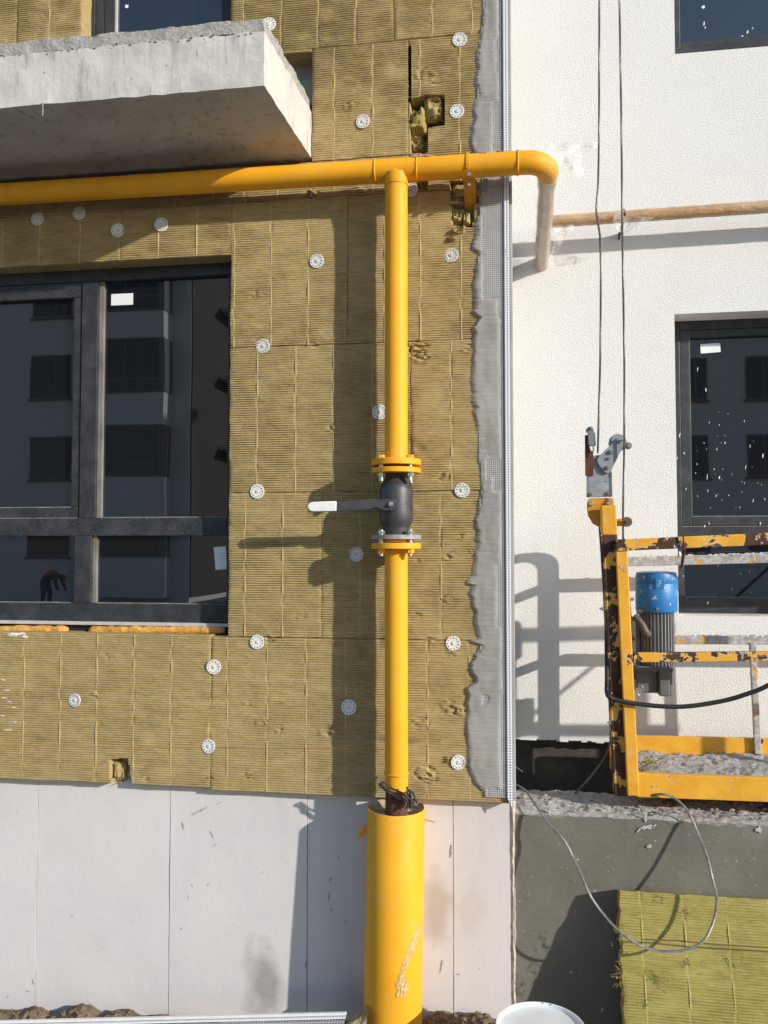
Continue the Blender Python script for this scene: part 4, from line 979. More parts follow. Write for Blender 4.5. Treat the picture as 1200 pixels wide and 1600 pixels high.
hk = MB(); q = at(664, 1281, YCS); hk.tube([q + Vector((-.01, 0, .002)), q + Vector((.016, 0, -.001))], .004, 8, mi=0); hk.tube([q + Vector((.014, 0, -.001)), q + Vector((.038, -.003, -.007))], .0013, 6, mi=1); part('wire_stub', hk, [M['casing'], M['rubber']], cas)
sme = MB()
for px, py, l, w_, an in ((645, 1470, 60, 7, 1.15), (634, 1500, 50, 8, 1.2), (652, 1465, 45, 4, 1.3), (633, 1527, 26, 16, 1.4), (630, 1520, 18, 9, 1.1), (594, 1428, 9, 3, -.6)):
    r0 = random.Random(int(px)); cc_ = at(px, py, YP); L = l * .0025; nn = 10
    for side in range(3):
        rowa = []; rowb = []
        for k in range(nn + 1):
            t = -.5 + k / nn; x = cc_.x + t * L * math.cos(an) + (side - 1) * w_ * .0008; z = cc_.z + t * L * math.sin(an)
            wd = w_ * .0006 * math.sqrt(max(0, 1 - 4 * t * t)) * r0.uniform(.05, 1)
            def onc(xx, zz):
                s_ = (zz - cb.z) / dv.z; ax_ = cb + dv * s_; dx = max(-.98, min(.98, (xx - ax_.x) / CRad)); return (xx, ax_.y - math.sqrt(1 - dx * dx) * CRad - .0012, zz)
            rowa.append(onc(x - wd, z)); rowb.append(onc(x + wd, z))
        sme.grid(np.array([rowa, rowb]))
part('mortar_smears', sme, plain('casing_smear', (.58, .42, .20), .9, scale=120, var=.35), cas, smooth=60, kind='stuff')
# tracer wires curled in the casing mouth
wb = MB(); y0 = YP - .055
def crv(pts, n=8):
    P = [Vector(p) for p in pts]; out = []
    for i in range(len(P) - 1):
        p0, p1, p2, p3 = P[max(i - 1, 0)], P[i], P[i + 1], P[min(i + 2, len(P) - 1)]
        for k in range(n):
            t = k / n; out.append(.5 * ((2 * p1) + (-p0 + p2) * t + (2 * p0 - 5 * p1 + 4 * p2 - p3) * t * t + (-p0 + 3 * p1 - 3 * p2 + p3) * t ** 3))
    out.append(P[-1]); return out
for pl in ([(596, 1224), (602, 1232), (620, 1243), (634, 1250), (638, 1256), (634, 1264)], [(598, 1221), (610, 1231), (626, 1238), (634, 1244), (642, 1252), (640, 1262)], [(596, 1226), (604, 1236), (618, 1245), (632, 1254), (628, 1262)],
           [(636, 1229), (637, 1240), (641, 1246), (640, 1256)], [(638, 1234), (646, 1240), (648, 1248), (652, 1254)], [(640, 1236), (642, 1248), (638, 1260)], [(599, 1222), (594, 1225), (597, 1230), (606, 1238), (615, 1241)]):
    wb.tube(crv([at(x, y, y0 - random.uniform(0, .015)) for x, y in pl], 6), .0038, 7)
solo('wire_bundle', wb, M['rubber'], 'tangle of black tracer wires in the mouth of the yellow casing', 'wires', at(620, 1262, y0), smooth=80)

# ================================================================== plastic film
def sheet(outline, Y, seed, amp=.02, slope=0.0, n=22):
    xs_ = [p[0] for p in outline]; ys_ = [p[1] for p in outline]
    cx, cy = sum(xs_) / len(xs_), sum(ys_) / len(ys_); P = [Vector((x, y, 0)) for x, y in outline] + [Vector((*outline[0], 0))]
    rim = []
    for i in range(len(P) - 1):
        for k in range(6): rim.append(P[i].lerp(P[i + 1], k / 6))
    m_ = len(rim); mb = MB(); nr = 12
    G = np.zeros((nr, m_ + 1, 3))
    for r_ in range(nr):
        t = .02 + .98 * r_ / (nr - 1)
        for k in range(m_ + 1):
            q = rim[k % m_]; x = cx + (q.x - cx) * t; y = cy + (q.y - cy) * t
            fold = float(fbm(x * .05 + y * .02, y * .035, seed, 2)) * amp + .10 * amp * math.sin(x * .21 + y * .13 + seed + 2.0 * math.sin(y * .11))
            G[r_, k] = at(x, y, Y + fold + slope * (x - min(xs_)))
    mb.grid(G); return mb
fl = sheet([(846, 244), (862, 222), (868, 230), (884, 222), (905, 224), (936, 222), (928, 234), (912, 240), (917, 258), (907, 279), (896, 272), (884, 258), (876, 252), (872, 262), (860, 250)], YP + .07, 3, .045, .0006, 40)
solo('plastic_film', fl, M['film'], 'loose scrap of clear plastic film fluttering at the yellow pipe elbow', 'film', at(876, 262, YP + .07), smooth=80)
fl = sheet([(862, 352), (893, 350), (900, 356), (886, 362), (872, 392), (861, 414), (856, 412), (866, 380)], 3.895, 8, .03, 0, 34)
for k in range(5): fl.tube([at(870 + 6 * k, 362 - k, 3.895), at(861 + 4 * k, 400 - 6 * k, 3.93)], .0009, 4)
solo('plastic_film', fl, M['film'], 'stretched clear film hanging from brown pipe to the pale wrapped branch', 'film', at(866, 380, 3.90), smooth=80)
fl = sheet([(960, 330), (975, 333), (1005, 340), (1024, 338), (1010, 347), (990, 357), (975, 366), (966, 362), (958, 345)], 3.885, 12, .035, 0, 30)
solo('plastic_film', fl, M['film'], 'torn clear film bunched round the brown pipe bracket', 'film', at(980, 345, 3.89), smooth=80)

# ================================================================== suspended work platform
YF, YK, YM = 3.42, 3.87, 3.62        # front rails, back rails, hoist
DK = 1.9 - 0.975                     # deck level
pl = thing('suspended_platform', 'chipped yellow suspended work platform with blue hoist motor, hanging before the white wall', 'work platform', (at(1100, 1240, YF).x, (YF + YK) / 2, DK))
XE = ax(1560, YF)
def B(name, p, q, w, d, mat, bev=.003, **k):
    mb = MB(); mb.beam(p, q, w, d); return part(name, mb, mat, pl, smooth=None, bevel=bev, **k)
def ext(p, q, x):                     # carry the line p-q on to x
    p, q = Vector(p), Vector(q); return p + (q - p) * ((x - p.x) / (q.x - p.x))
# posts
B('post_head', at(949.5, 790, YF + .03), at(951.6, 836, YF + .03), .0584, .0604, M['chip_low'], .004)
B('hoist_post', at(951.6, 836.3, YF + .03), at(970.5, 1241, YF + .03), .0580, .06, M['chip_post'], .005)
B('corner_post', at(970, 858, YF + .002), at(988.5, 1241, YF + .002), .0450, .05, M['chip_low'], .004)
# front rails
r0, r1 = at(961, 852, YF - .01), at(1200, 842, YF - .01); B('front_rail', r0, ext(r0, r1, XE), .046, .04, M['chip_rail'])
r0, r1 = at(989, 1027, YF), at(1200, 1025, YF); B('front_rail', r0, ext(r0, r1, XE), .036, .036, M['chip_rail'])
r0, r1 = at(993, 1225.5, YF), at(1200, 1233, YF); B('toe_board', r0, ext(r0, r1, XE), .091, .03, M['chip_low'])
# back rails, with set mortar along the top
for name, p0, p1, hw in (('back_rail', (966, 878), (1200, 872), .042), ('back_rail', (975, 999.5), (1200, 1000), .036)):
    r0, r1 = at(*p0, YK), at(*p1, YK); B(name, r0, ext(r0, r1, XE), hw, .036, M['chip_mortar'])
    cr = MB(); rr = random.Random(int(p0[1])); e1 = ext(r0, r1, XE); L = (e1 - r0).length
    for k in range(90):
        t = rr.random(); r_ = rr.uniform(.005, .012); c = r0 + (e1 - r0) * t + Vector((0, rr.uniform(-.014, .014), hw / 2))
        cr.lathe([(r_, -r_ * .3), (r_ * .9, r_ * .15), (r_ * .4, r_ * .42)], c, 6)
    part('mortar_crust', cr, plain('white_crust', (.60, .60, .59), .95, scale=60, bump=.5), pl, smooth=60, kind='stuff')
r0, r1 = at(985, 1163, YK), at(1200, 1168, YK); B('toe_board', r0, ext(r0, r1, XE), .082, .02, M['chip_low'])
B('stanchion', at(1175.5, 1004, YK - .022), at(1184, 1178, YK - .022), .027, .02, M['chip_mortar'])
B('stanchion', at(1470, 845, YF + .02), at(1476, 1235, YF + .02), .04, .04, M['chip_low']); B('stanchion', at(1440, 872, YK - .02), at(1446, 1178, YK - .02), .03, .02, M['chip_mortar'])
# end frame: back post with a rounded top running to the front
xe = ax(958, YK, 900); ze = az(812, YK, 958)
ef = MB(); path = [Vector((xe - .004, YK, DK - .02))] + arc(Vector((xe, YK, DK)), Vector((xe, YK, ze)), Vector((xe - .055, YF + .05, ze)), .11, 8) + [Vector((xe - .055, YF + .06, ze - .01))]
ef.tube(path, .026, 4, phase=math.pi / 4); part('end_frame', ef, M['chip_low'], pl, smooth=30)
for zc in (az(878, YK, 950), az(1000, YK, 950), az(1100, YK, 950)):
    mb = MB(); mb.beam(Vector((xe, YK - .02, zc)), Vector((xe - .04, YF + .06, zc)), .035, .035, up=(0, 0, 1)); part('end_rail', mb, M['chip_low'], pl, smooth=None, bevel=.003)
# deck with spilled mortar
d = MB(); d.box((at(992, 1241, YF).x, YF + .02, DK - .012), (XE, YK - .012, DK)); part('deck', d, M['chip_low'], pl, smooth=None)
u = np.linspace(at(993, 1241, YF).x, XE, 260); v = np.linspace(YF + .016, YK - .011, 60); A, Bv = np.meshgrid(u, v)
tt = (Bv - v[0]) / (v[-1] - v[0])
hh = DK + .050 + .016 * tt + .024 * fbm(A * 5, Bv * 7, 71) + .009 * fbm(A * 38, Bv * 38, 72) + .004
hh = np.minimum(hh, DK + .105); d = MB(); d.grid(np.dstack([A, Bv, hh])); part('spilled_mortar', d, M['mortar'], pl, smooth=60, kind='stuff', label='grey spilled mortar covering the deck')
d = MB(); rr = random.Random(41)
for k in range(420):
    r_ = rr.choice((.002, .003, .003, .004, .007)) * rr.uniform(.7, 1.3); i, j = rr.randrange(60), rr.randrange(260)
    d.lathe([(r_ * .5, -r_ * .5), (r_, -r_ * .1), (r_ * .7, r_ * .4), (r_ * .2, r_ * .6)], (A[i, j], Bv[i, j], hh[i, j]), 5)
part('rubble', d, M['mortar'], pl, smooth=None, kind='stuff')
d = MB(); rr = random.Random(42)
for k in range(60):
    q = at(1012 + rr.gauss(0, 9), 1192 + rr.gauss(0, 5), 3.55); a_ = rr.uniform(0, 6.28); pts = [q]
    for j in range(4): a_ += rr.uniform(-.9, .9); q = q + Vector((math.cos(a_) * .007, math.sin(a_) * .005, rr.uniform(-.003, .004))); pts.append(q)
    d.tube(pts, .0014, 4)
part('moss_tuft', d, M['wool_green'], pl, smooth=60, kind='stuff')
# safety lock on top of the post
YS = YF + .068
def poly(pts, Y): return [(q.x, q.z) for q in (at(x, y, Y) for x, y in pts)][::-1]
lk = MB(); lk.prism(poly([(917, 745), (928, 712), (931, 711), (937, 711), (950, 720), (956, 736), (957, 776), (917, 777)], YS), YS, YS + .022)
lock = part('safety_lock', lk, M['lock'], pl, smooth=None, bevel=.002, label='grey rope safety lock with swing arm')
am = MB(); am.prism(poly([(933, 718), (936, 713), (943, 706), (962, 687), (967, 683.5), (972, 683.5), (976, 687), (976.5, 692), (973, 699), (957, 731), (955, 737), (951, 739.5), (946, 739), (942, 735), (934, 724)], YS - .012), YS - .013, YS - .004)
part('swing_arm', am, M['lock'], lock, smooth=None, bevel=.0018)
wh = MB(); c_ = at(965, 692, YS + .004); wh.lathe([(.036, -(YS - .002)), (.036, -(YS + .010))], (c_.x, 0, c_.z), 28, 'Y'); part('guide_wheel', wh, M['lock'], lock, smooth=40)
fg = MB(); fg.prism(poly([(974, 690), (983, 691.5), (987, 695), (986.5, 700), (982, 702), (974, 700)], YS), YS - .010, YS + .012); c_ = at(982.5, 696.5, YS); fg.lathe([(.011, -(YS - .011)), (.011, -(YS - .018))], (c_.x, 0, c_.z), 16, 'Y'); part('rope_finger', fg, plain('dull_steel', (.26, .25, .25), .5, .4), lock, smooth=30, bevel=.0015)
brassm = plain('brass_bolt', (.28, .24, .16), .45, .7)
for x, y, r_, d_ in ((966, 691, .0075, .02), (971, 688.5, .004, .015), (953.5, 707, .009, .02), (948, 731.5, .0085, .02), (922.5, 772, .0085, .006), (950, 771, .0085, .006), (950, 717, .006, .018)):
    lb = MB(); c_ = at(x, y, YS); lb.lathe([(r_, -(YS + .002)), (r_, -(YS - d_)), (r_ * .7, -(YS - d_ - .003))], (c_.x, 0, c_.z), 6, 'Y')
    part('bolt', lb, brassm, lock, smooth=None)
np_ = MB(); np_.prism(poly([(920, 747), (955, 746), (955, 765), (920, 766)], YS), YS - .0012, YS + .0002, 0)
for k in range(5):
    a_, b_ = at(921.5, 750 + 3.0 * k, YS), at(921.5 + (16, 24, 17, 13, 9)[k], 750 + 3.0 * k, YS); np_.box((a_.x, YS - .0016, a_.z - .0007), (b_.x, YS - .0011, a_.z + .0007), 1)
c_ = at(948.5, 750, YS); ringp = [(c_.x + math.cos(t) * .0075, YS - .0016, c_.z + math.sin(t) * .0075) for t in np.linspace(.6, 5.8, 16)]; np_.tube(ringp, .0009, 5, mi=1)
part('nameplate', np_, [plain('plate_alloy', (.36, .375, .40), .4, .3), plain('plate_print', (.12, .13, .15), .6)], lock, smooth=None)
sw = MB(); sw.prism(poly([(914, 680), (927, 680), (927, 743), (914.5, 743.5)], YS - .004), YS - .008, YS + .002, 0); part('switch_plate', sw, M['rust'], lock, smooth=None, label='rusty strip carrying the limit switch')
sw = MB(); sw.prism(poly([(918, 676), (929, 677), (930.5, 697), (919, 697)], YS - .01), YS - .030, YS - .009, 0); sw.prism(poly([(915, 672), (919, 667.5), (925, 667), (927, 672), (927, 677.5), (915, 676)], YS - .01), YS - .026, YS - .009, 0)
c_ = at(923.5, 669.5, YS - .02); sw.lathe([(.0065, -(YS - .026)), (.0065, -(YS - .036))], (c_.x, 0, c_.z), 14, 'Y', 0); sw.prism(poly([(920, 698), (928, 698), (928, 705), (923, 706)], YS - .01), YS - .026, YS - .010, 1)
part('limit_switch', sw, [plain('switch_grey', (.20, .215, .23), .5), M['white_sleeve']], lock, smooth=None, bevel=.002)
pt = MB(); pt.prism(poly([(918, 783), (920, 779), (956, 778), (959, 781), (959.5, 823), (937, 824), (926, 818), (919, 806), (917, 795)], YS + .01), YS + .010, YS + .020)
pt.prism(poly([(940, 811), (975, 810), (975, 822), (940, 823)], YS + .01), YS + .021, YS + .030)
lp = part('lock_plate', pt, plain('orange_plate', (.60, .27, .022), .5, var=.15), pl, smooth=None, bevel=.0015)
rl = MB(); c_ = at(979, 815.5, YS); rl.lathe([(.0195, -(YS + .004)), (.0205, -(YS - .004)), (.0195, -(YS - .020))], (c_.x, 0, c_.z), 24, 'Y'); rl.lathe([(.009, -(YS - .020)), (.008, -(YS - .027))], (c_.x, 0, c_.z), 6, 'Y'); part('roller', rl, plain('roller_brown', (.11, .085, .06), .5), lp, smooth=40)
for x, y in ((923.5, 787), (951, 786)):
    lb = MB(); c_ = at(x, y, YS); lb.lathe([(.011, -(YS + .011)), (.011, -(YS + .002)), (.007, -(YS - .004))], (c_.x, 0, c_.z), 6, 'Y')
    part('bolt', lb, M['zinc'], lp, smooth=None)
for x, y, s_ in ((941, 951, -1), (987, 936, 1), (953, 1129, -1), (991, 1129, 1)):
    b1 = MB(); c_ = at(x, y, YF + .01); b1.cyl(c_ + Vector((.012 * -s_, 0, 0)), c_ + Vector((.010 * s_, 0, 0)), .004, 8); b1.lathe([(.0085, -.004), (.0085, .005)], c_, 6, 'X'); part('bolt', b1, M['zinc'], pl, smooth=None)
# hoist: blue fan cover, finned motor, gearbox
mx, zt_, zc_, zm_ = at(1025.5, 930, YM), az(893, YM, 1025), az(955, YM, 1025), az(1038, YM, 1025)
RM_ = (ax(1058, YM, 930) - ax(993, YM, 930)) / 2
mt = MB(); rf = RM_ * .84
sec = []
nf = 30
for k in range(nf):
    for j, rr0 in ((0, rf), (.28, rf), (.42, rf * .86), (.86, rf * .86)): a_ = 2 * math.pi * (k + j) / nf; sec.append((math.cos(a_) * rr0, math.sin(a_) * rr0))
nn = len(sec); vv = [(mx.x + x, YM + y, zm_) for x, y in sec] + [(mx.x + x, YM + y, zc_ + .01) for x, y in sec]
mt.add(vv, [(i, (i + 1) % nn, nn + (i + 1) % nn, nn + i) for i in range(nn)] + [tuple(range(nn, 2 * nn))])
motor = part('hoist_motor', mt, M['motor'], pl, smooth=25, label='grey finned hoist motor under a blue fan cover')
mc = MB(); mc.lathe([(RM_ * .97, zc_), (RM_, zc_ + .004), (RM_, zt_ - .052), (RM_ * .985, zt_ - .050), (RM_ * .985, zt_ - .047), (RM_ * 1.0, zt_ - .045), (RM_ * .99, zt_ - .018), (RM_ * .94, zt_ - .004), (RM_ * .7, zt_)], (mx.x, YM, 0), 48)
part('fan_cover', mc, M['blue'], motor, smooth=45, label='blue fan cover splashed with white')
fl_ = MB(); q0 = at(1024, 904, YM - RM_ - .001); fl_.box((q0.x, YM - RM_ - .0012, q0.z - .042), (q0.x + .034, YM - RM_ + .012, q0.z)); part('cover_flap', fl_, M['blue'], motor, smooth=None, bevel=.001)
sb = MB(); c_ = at(1027, 951, YM - RM_); sb.lathe([(.005, -(YM - RM_ + .004)), (.005, -(YM - RM_ - .004))], (c_.x, 0, c_.z), 6, 'Y'); part('cover_screw', sb, M['zinc'], motor, smooth=None)
gb = MB(); g0, g1 = at(992, 1033, YM - .02), at(1046, 1079, YM - .02); gb.box((g0.x, YM - .06, az(1079, YM, 1010)), (at(1024, 1050, YM).x, YM + .10, zm_ - .001)); gb.box((at(1024.5, 1050, YM).x, YM - .085, az(1088, YM - .08, 1030)), (at(1041, 1050, YM).x, YM + .11, zm_ - .002)); gb.box((at(1041.3, 1050, YM).x, YM - .05, az(1084, YM, 1030)), (at(1047, 1050, YM).x, YM + .09, zm_ - .006))
gb.box((g0.x - .012, YM - .075, zm_ - .022), (at(1047, 1050, YM).x, YM - .061, zm_ - .003))
part('gearbox', gb, M['gear'], motor, smooth=None, bevel=.006)
bl_ = MB(); q = at(1003, 985, YM - .06); bl_.tube(crv([q + Vector((-.03, 0, .06)), q + Vector((-.005, -.01, .03)), q + Vector((.012, -.015, -.005)), q + Vector((.026, -.016, -.022))], 5), [.013, .013, .014, .015, .015, .015, .016, .016, .016, .017, .017, .017, .018, .018, .018, .015], 12)
bl_.cyl(q + Vector((-.018, .01, .075)), q + Vector((.012, .01, .078)), .011, 10); part('brake_lever', bl_, plain('brown_rubber', (.10, .075, .062), .5), motor, smooth=60)
hx = MB(); hx.box((at(991, 1000, YM).x - .015, YM - .03, az(1060, YM, 1000)), (at(994, 1000, YM).x + .012, YM + .04, az(965, YM, 1000))); part('hoist_flange', hx, M['gear'], motor, smooth=None, bevel=.003)
rg_ = MB(); c_ = at(1001, 1079, YM - .07); rg_.tube([c_ + Vector((math.cos(t) * .013, 0, math.sin(t) * .022)) for t in np.linspace(0, 6.2, 18)], .0014, 6); rg_.cyl(c_ + Vector((-.004, .0, .0)), c_ + Vector((-.004, .03, 0)), .012, 12); part('release_pin', rg_, M['zinc'], motor, smooth=60)

# ================================================================== ropes and cables
def rope(path, r, pitch=.05, strands=5, ns=5):
    P = [Vector(p) for p in path]; out = [P[0]]; step = pitch / 9
    for i in range(len(P) - 1):
        L = (P[i + 1] - P[i]).length; k = max(1, int(L / step))
        for j in range(1, k + 1): out.append(P[i].lerp(P[i + 1], j / k))
    P = out; T = [(P[min(i + 1, len(P) - 1)] - P[max(i - 1, 0)]).normalized() for i in range(len(P))]
    u = T[0].cross(Vector((0, 1, 0.1))).normalized(); fr = []; s_ = 0
    S = [[] for _ in range(strands)]
    for i, p in enumerate(P):
        u = (u - T[i] * u.dot(T[i])).normalized(); w_ = T[i].cross(u)
        if i: s_ += (P[i] - P[i - 1]).length
        for k in range(strands):
            a_ = 2 * math.pi * (s_ / pitch + k / strands); S[k].append(p + (u * math.cos(a_) + w_ * math.sin(a_)) * r * .56)
    mb = MB()
    for k in range(strands): mb.tube(S[k], r * .5, ns)
    return mb
YQ = YF + .035
z_hi = lambda p, Y: [at(p[0], p[1], Y)]
r1 = rope([at(937.5, -1500, YQ), at(936.5, 0, YQ), at(936, 215, YQ), at(934.5, 290, YQ), at(931.5, 328, YQ), at(933.5, 342, YQ), at(937.5, 368, YQ), at(939, 420, YQ), at(938, 560, YQ), at(934, 708, YQ)], .0044)
solo('wire_rope', r1, M['rope'], 'left steel wire rope with a kink, running down into the safety lock', 'rope', at(934, 708, YQ), smooth=60)
r2 = rope([at(965, -1500, YQ), at(968, 0, YQ), at(971, 200, YQ), at(972.5, 370, YQ), at(975.5, 560, YQ), at(975.5, 690, YQ), at(973.5, 800, YQ + .01), at(973.5, 838, YQ + .03), at(985, 960, YM), at(996, 1030, YM)], .0044)
solo('wire_rope', r2, M['rope'], 'right steel wire rope passing the guide wheels down to the hoist', 'rope', at(975, 836, YQ), smooth=60)
r3 = rope(crv([at(936.5, 824, YQ), at(940, 870, YQ), at(945, 960, YQ + .01), at(950, 1060, YQ + .02), at(953, 1120, YQ + .03), at(953, 1162, YQ + .06), at(940, 1190, YQ + .13), at(915, 1222, YQ + .17), at(896, 1242, YQ + .18)], 6), .0040)
solo('wire_rope', r3, M['rope'], 'loose rope tail hanging behind the brown post down to the parapet', 'rope', at(950, 1000, YQ), smooth=60)
loop = [(806, 1226, YG + .20), (822, 1236, YG + .12), (836, 1256, YG - .012), (860, 1290, YG - .07), (884, 1317, YG - .10), (905, 1360, YG - .14), (921, 1397, YG - .17), (945, 1431, YG - .20), (972, 1459, YG - .225), (1010, 1481, YG - .24), (1045, 1487, YG - .245), (1078, 1482, YG - .24), (1101, 1468, YG - .23), (1115, 1438, YG - .20), (1120, 1405, YG - .17), (1114, 1375, YG - .14), (1103, 1334, YG - .09), (1090, 1300, YG - .05), (1076, 1270, YG - .012), (1058, 1250, YG + .012), (1036, 1241, YG + .022), (1014, 1243.5, YG + .05), (1000, 1247, YG + .09)]
cl = rope(crv([at(*p) for p in loop], 6), .0050, .045)
solo('steel_cable', cl, M['rope_pale'], 'loop of dusty steel cable hanging over the grey parapet edge', 'cable', at(1045, 1487, YG - .245), smooth=60)
pc = MB(); YC = YF - .035
pc.tube(crv([at(945, 830, YF + .07), at(947, 930, YF + .06), at(948, 1010, YF + .03), at(948.5, 1060, YF + .0), at(948, 1078, YC + .03), at(951, 1088, YC), at(962, 1093, YC), at(990, 1099, YC), at(1040, 1104, YC), at(1080, 1103, YC), at(1130, 1095, YC), at(1165, 1085, YC - .01), at(1200, 1071, YC - .02), at(1260, 1035, YC - .03), at(1330, 980, YC - .02), at(1400, 900, YF)], 8), .0088, 12)
solo('power_cable', pc, M['rubber'], 'thick black power cable looped round the yellow post and sagging to the right', 'cable', at(1040, 1104, YC), smooth=80)
wl_ = MB(); wl_.tube(crv([at(1066, 831, YF - .04), at(1068, 845, YF - .042), at(1068, 860, YF - .038), at(1066, 876, YF - .03), at(1064.5, 887, YF - .02)], 5), [.003] * 6 + [.0045] * 15, 8); wl_.tube(crv([at(1070, 857, YF - .04), at(1069, 868, YF - .045), at(1066, 886, YF - .03)], 5), .003, 7)
solo('tie_wire', wl_, M['rust'], 'twisted tie wire hanging from the top front rail of the platform', 'wire', at(1067, 845, YF - .04), smooth=60)
wl_ = MB(); wl_.tube(crv([at(803, 1196, 3.66), at(810, 1201, 3.66), at(817, 1206, 3.66)], 4), .0022, 6); wl_.box((0, 0, 0), (0, 0, 0)) if False else None
solo('wire_end', wl_, M['zinc'], 'short bright wire end sticking out beside the corner bead bottom', 'wire', at(803, 1196, 3.66), smooth=60)

# ================================================================== leaning insulation board
tl = at(967, 1390, YG - .085); bw = 1.0
hgt = .62; lean = .20
mbd = board_mesh(0, bw, 0, hgt, [.075 + .1525 * k for k in range(6)], 501, 0, 0.0, .085, marks=False)
V = np.array(mbd.v); rr = random.Random(4)
fx = lambda v: v
ang = math.asin(lean / hgt)
Vn = V.copy(); Vn[:, 2] -= hgt
y_, z_ = Vn[:, 1].copy(), Vn[:, 2].copy()
rag = .010 * fbm(V[:, 2] * 18, V[:, 2] * 0, 7) * np.exp(-(V[:, 0] / .03) ** 2)
Vn[:, 1] = y_ * math.cos(ang) + z_ * math.sin(ang); Vn[:, 2] = z_ * math.cos(ang) - y_ * math.sin(ang)
Vn[:, 0] += rag; Vn += np.array(tl) + np.array((.0, .0, -.003)); Vn[:, 2] -= (Vn[:, 0] - tl.x) * .004
mbd.v = [tuple(q) for q in Vn.tolist()]
bo = thing('insulation_board', 'loose greenish mineral wool board leaning against the grey parapet', 'insulation board', (tl.x + .5, tl.y - lean, 0))
part('board', mbd, M['wool_green'], bo, smooth=60)
tf = MB()
for px, py, n_ in ((970, 1465, 14), (974, 1500, 16), (966, 1530, 18), (1045, 1530, 18), (1085, 1425, 8), (1030, 1400, 10), (978, 1545, 12), (1100, 1510, 10), (1030, 1560, 10), (1160, 1500, 8)):
    for k in range(n_):
        t_ = (py - 1390) / 240 ; q = at(px + rr.gauss(0, 5), py + rr.gauss(0, 8), tl.y - .006 - .20 * t_); a_ = rr.uniform(0, 6.28); pts = [q]
        for j in range(5): a_ += rr.uniform(-.8, .8); q = q + Vector((math.cos(a_) * .004, rr.uniform(-.002, .001), math.sin(a_) * .004)); pts.append(q)
        tf.tube(pts, [.0010, .0012, .0010, .0008, .0006, .0003], 4)
part('wool_fibres', tf, M['wool_green'], bo, smooth=60, kind='stuff')
sl2 = MB(); sl2.tube([at(1003, 1468, tl.y - .105), at(1060, 1470, tl.y - .105), at(1120, 1476, tl.y - .108), at(1260, 1484, tl.y - .112)], .0024, 6); part('score_line', sl2, plain('score_brown', (.16, .10, .05), .9), bo)

# ================================================================== bucket, strip, soil, scrap
bc = at(845, 1604, 2.93); bz = bc.z
bk_ = thing('bucket', 'white plastic bucket with closed lid in front of the grey parapet', 'bucket', (bc.x, bc.y, 0))
b_ = MB(); RB = .152; b_.lathe([(RB * .80, -.02), (RB * .93, bz - .03), (RB * .95, bz - .012)], (bc.x, bc.y, 0), 40); part('bucket_body', b_, M['white_plastic'], bk_, smooth=50)
b_ = MB(); b_.lathe([(RB * .97, bz - .022), (RB, bz - .020), (RB, bz - .002), (RB * .985, bz + .003), (RB * .955, bz + .002), (RB * .93, bz - .008), (RB * .9, bz - .009), (RB * .5, bz - .006), (.004, bz - .005)], (bc.x, bc.y, 0), 56); lid = part('lid', b_, M['white_plastic'], bk_, smooth=40)
sp_ = MB(); rr = random.Random(9)
for k in range(26):
    a_ = rr.uniform(0, 6.28); q = rr.choice((RB * .955, RB * .95, rr.uniform(.02, RB * .88))); r_ = rr.uniform(.0012, .0035)
    sp_.lathe([(r_, -.002), (r_ * .8, .0012)], (bc.x + math.cos(a_) * q, bc.y + math.sin(a_) * q, bz + (.002 if q > RB * .92 else -.0075)), 6)
part('dirt_specks', sp_, plain('lid_specks', (.35, .34, .32), .9), lid, smooth=None, kind='stuff')
s0, s1 = at(-250, 1603, 3.14), at(541, 1583.5, 3.14)
tr_ = thing('perforated_track', 'white edged perforated metal track lying along the plinth foot', 'metal track', ((s0.x + s1.x) / 2, 3.12, 0))
t_ = MB(); t_.beam(s0, s1, .010, .012); t_.beam(s0 + Vector((0, -.016, -.006)), s1 + Vector((0, -.016, -.006)), .006, .010); part('track_lip', t_, M['white_metal'], tr_, smooth=None, bevel=.001)
t_ = MB(); t_.add([s0 + Vector((0, -.021, -.012)), s1 + Vector((0, -.021, -.012)), s1 + Vector((0, -.11, -.034)), s0 + Vector((0, -.11, -.034)), s0 + Vector((0, -.021, -.015)), s1 + Vector((0, -.021, -.015)), s1 + Vector((0, -.11, -.037)), s0 + Vector((0, -.11, -.037))], [(0, 1, 2, 3), (4, 7, 6, 5), (0, 4, 5, 1), (1, 5, 6, 2), (2, 6, 7, 3), (3, 7, 4, 0)]); part('perforated_plate', t_, M['perf'], tr_, smooth=None)
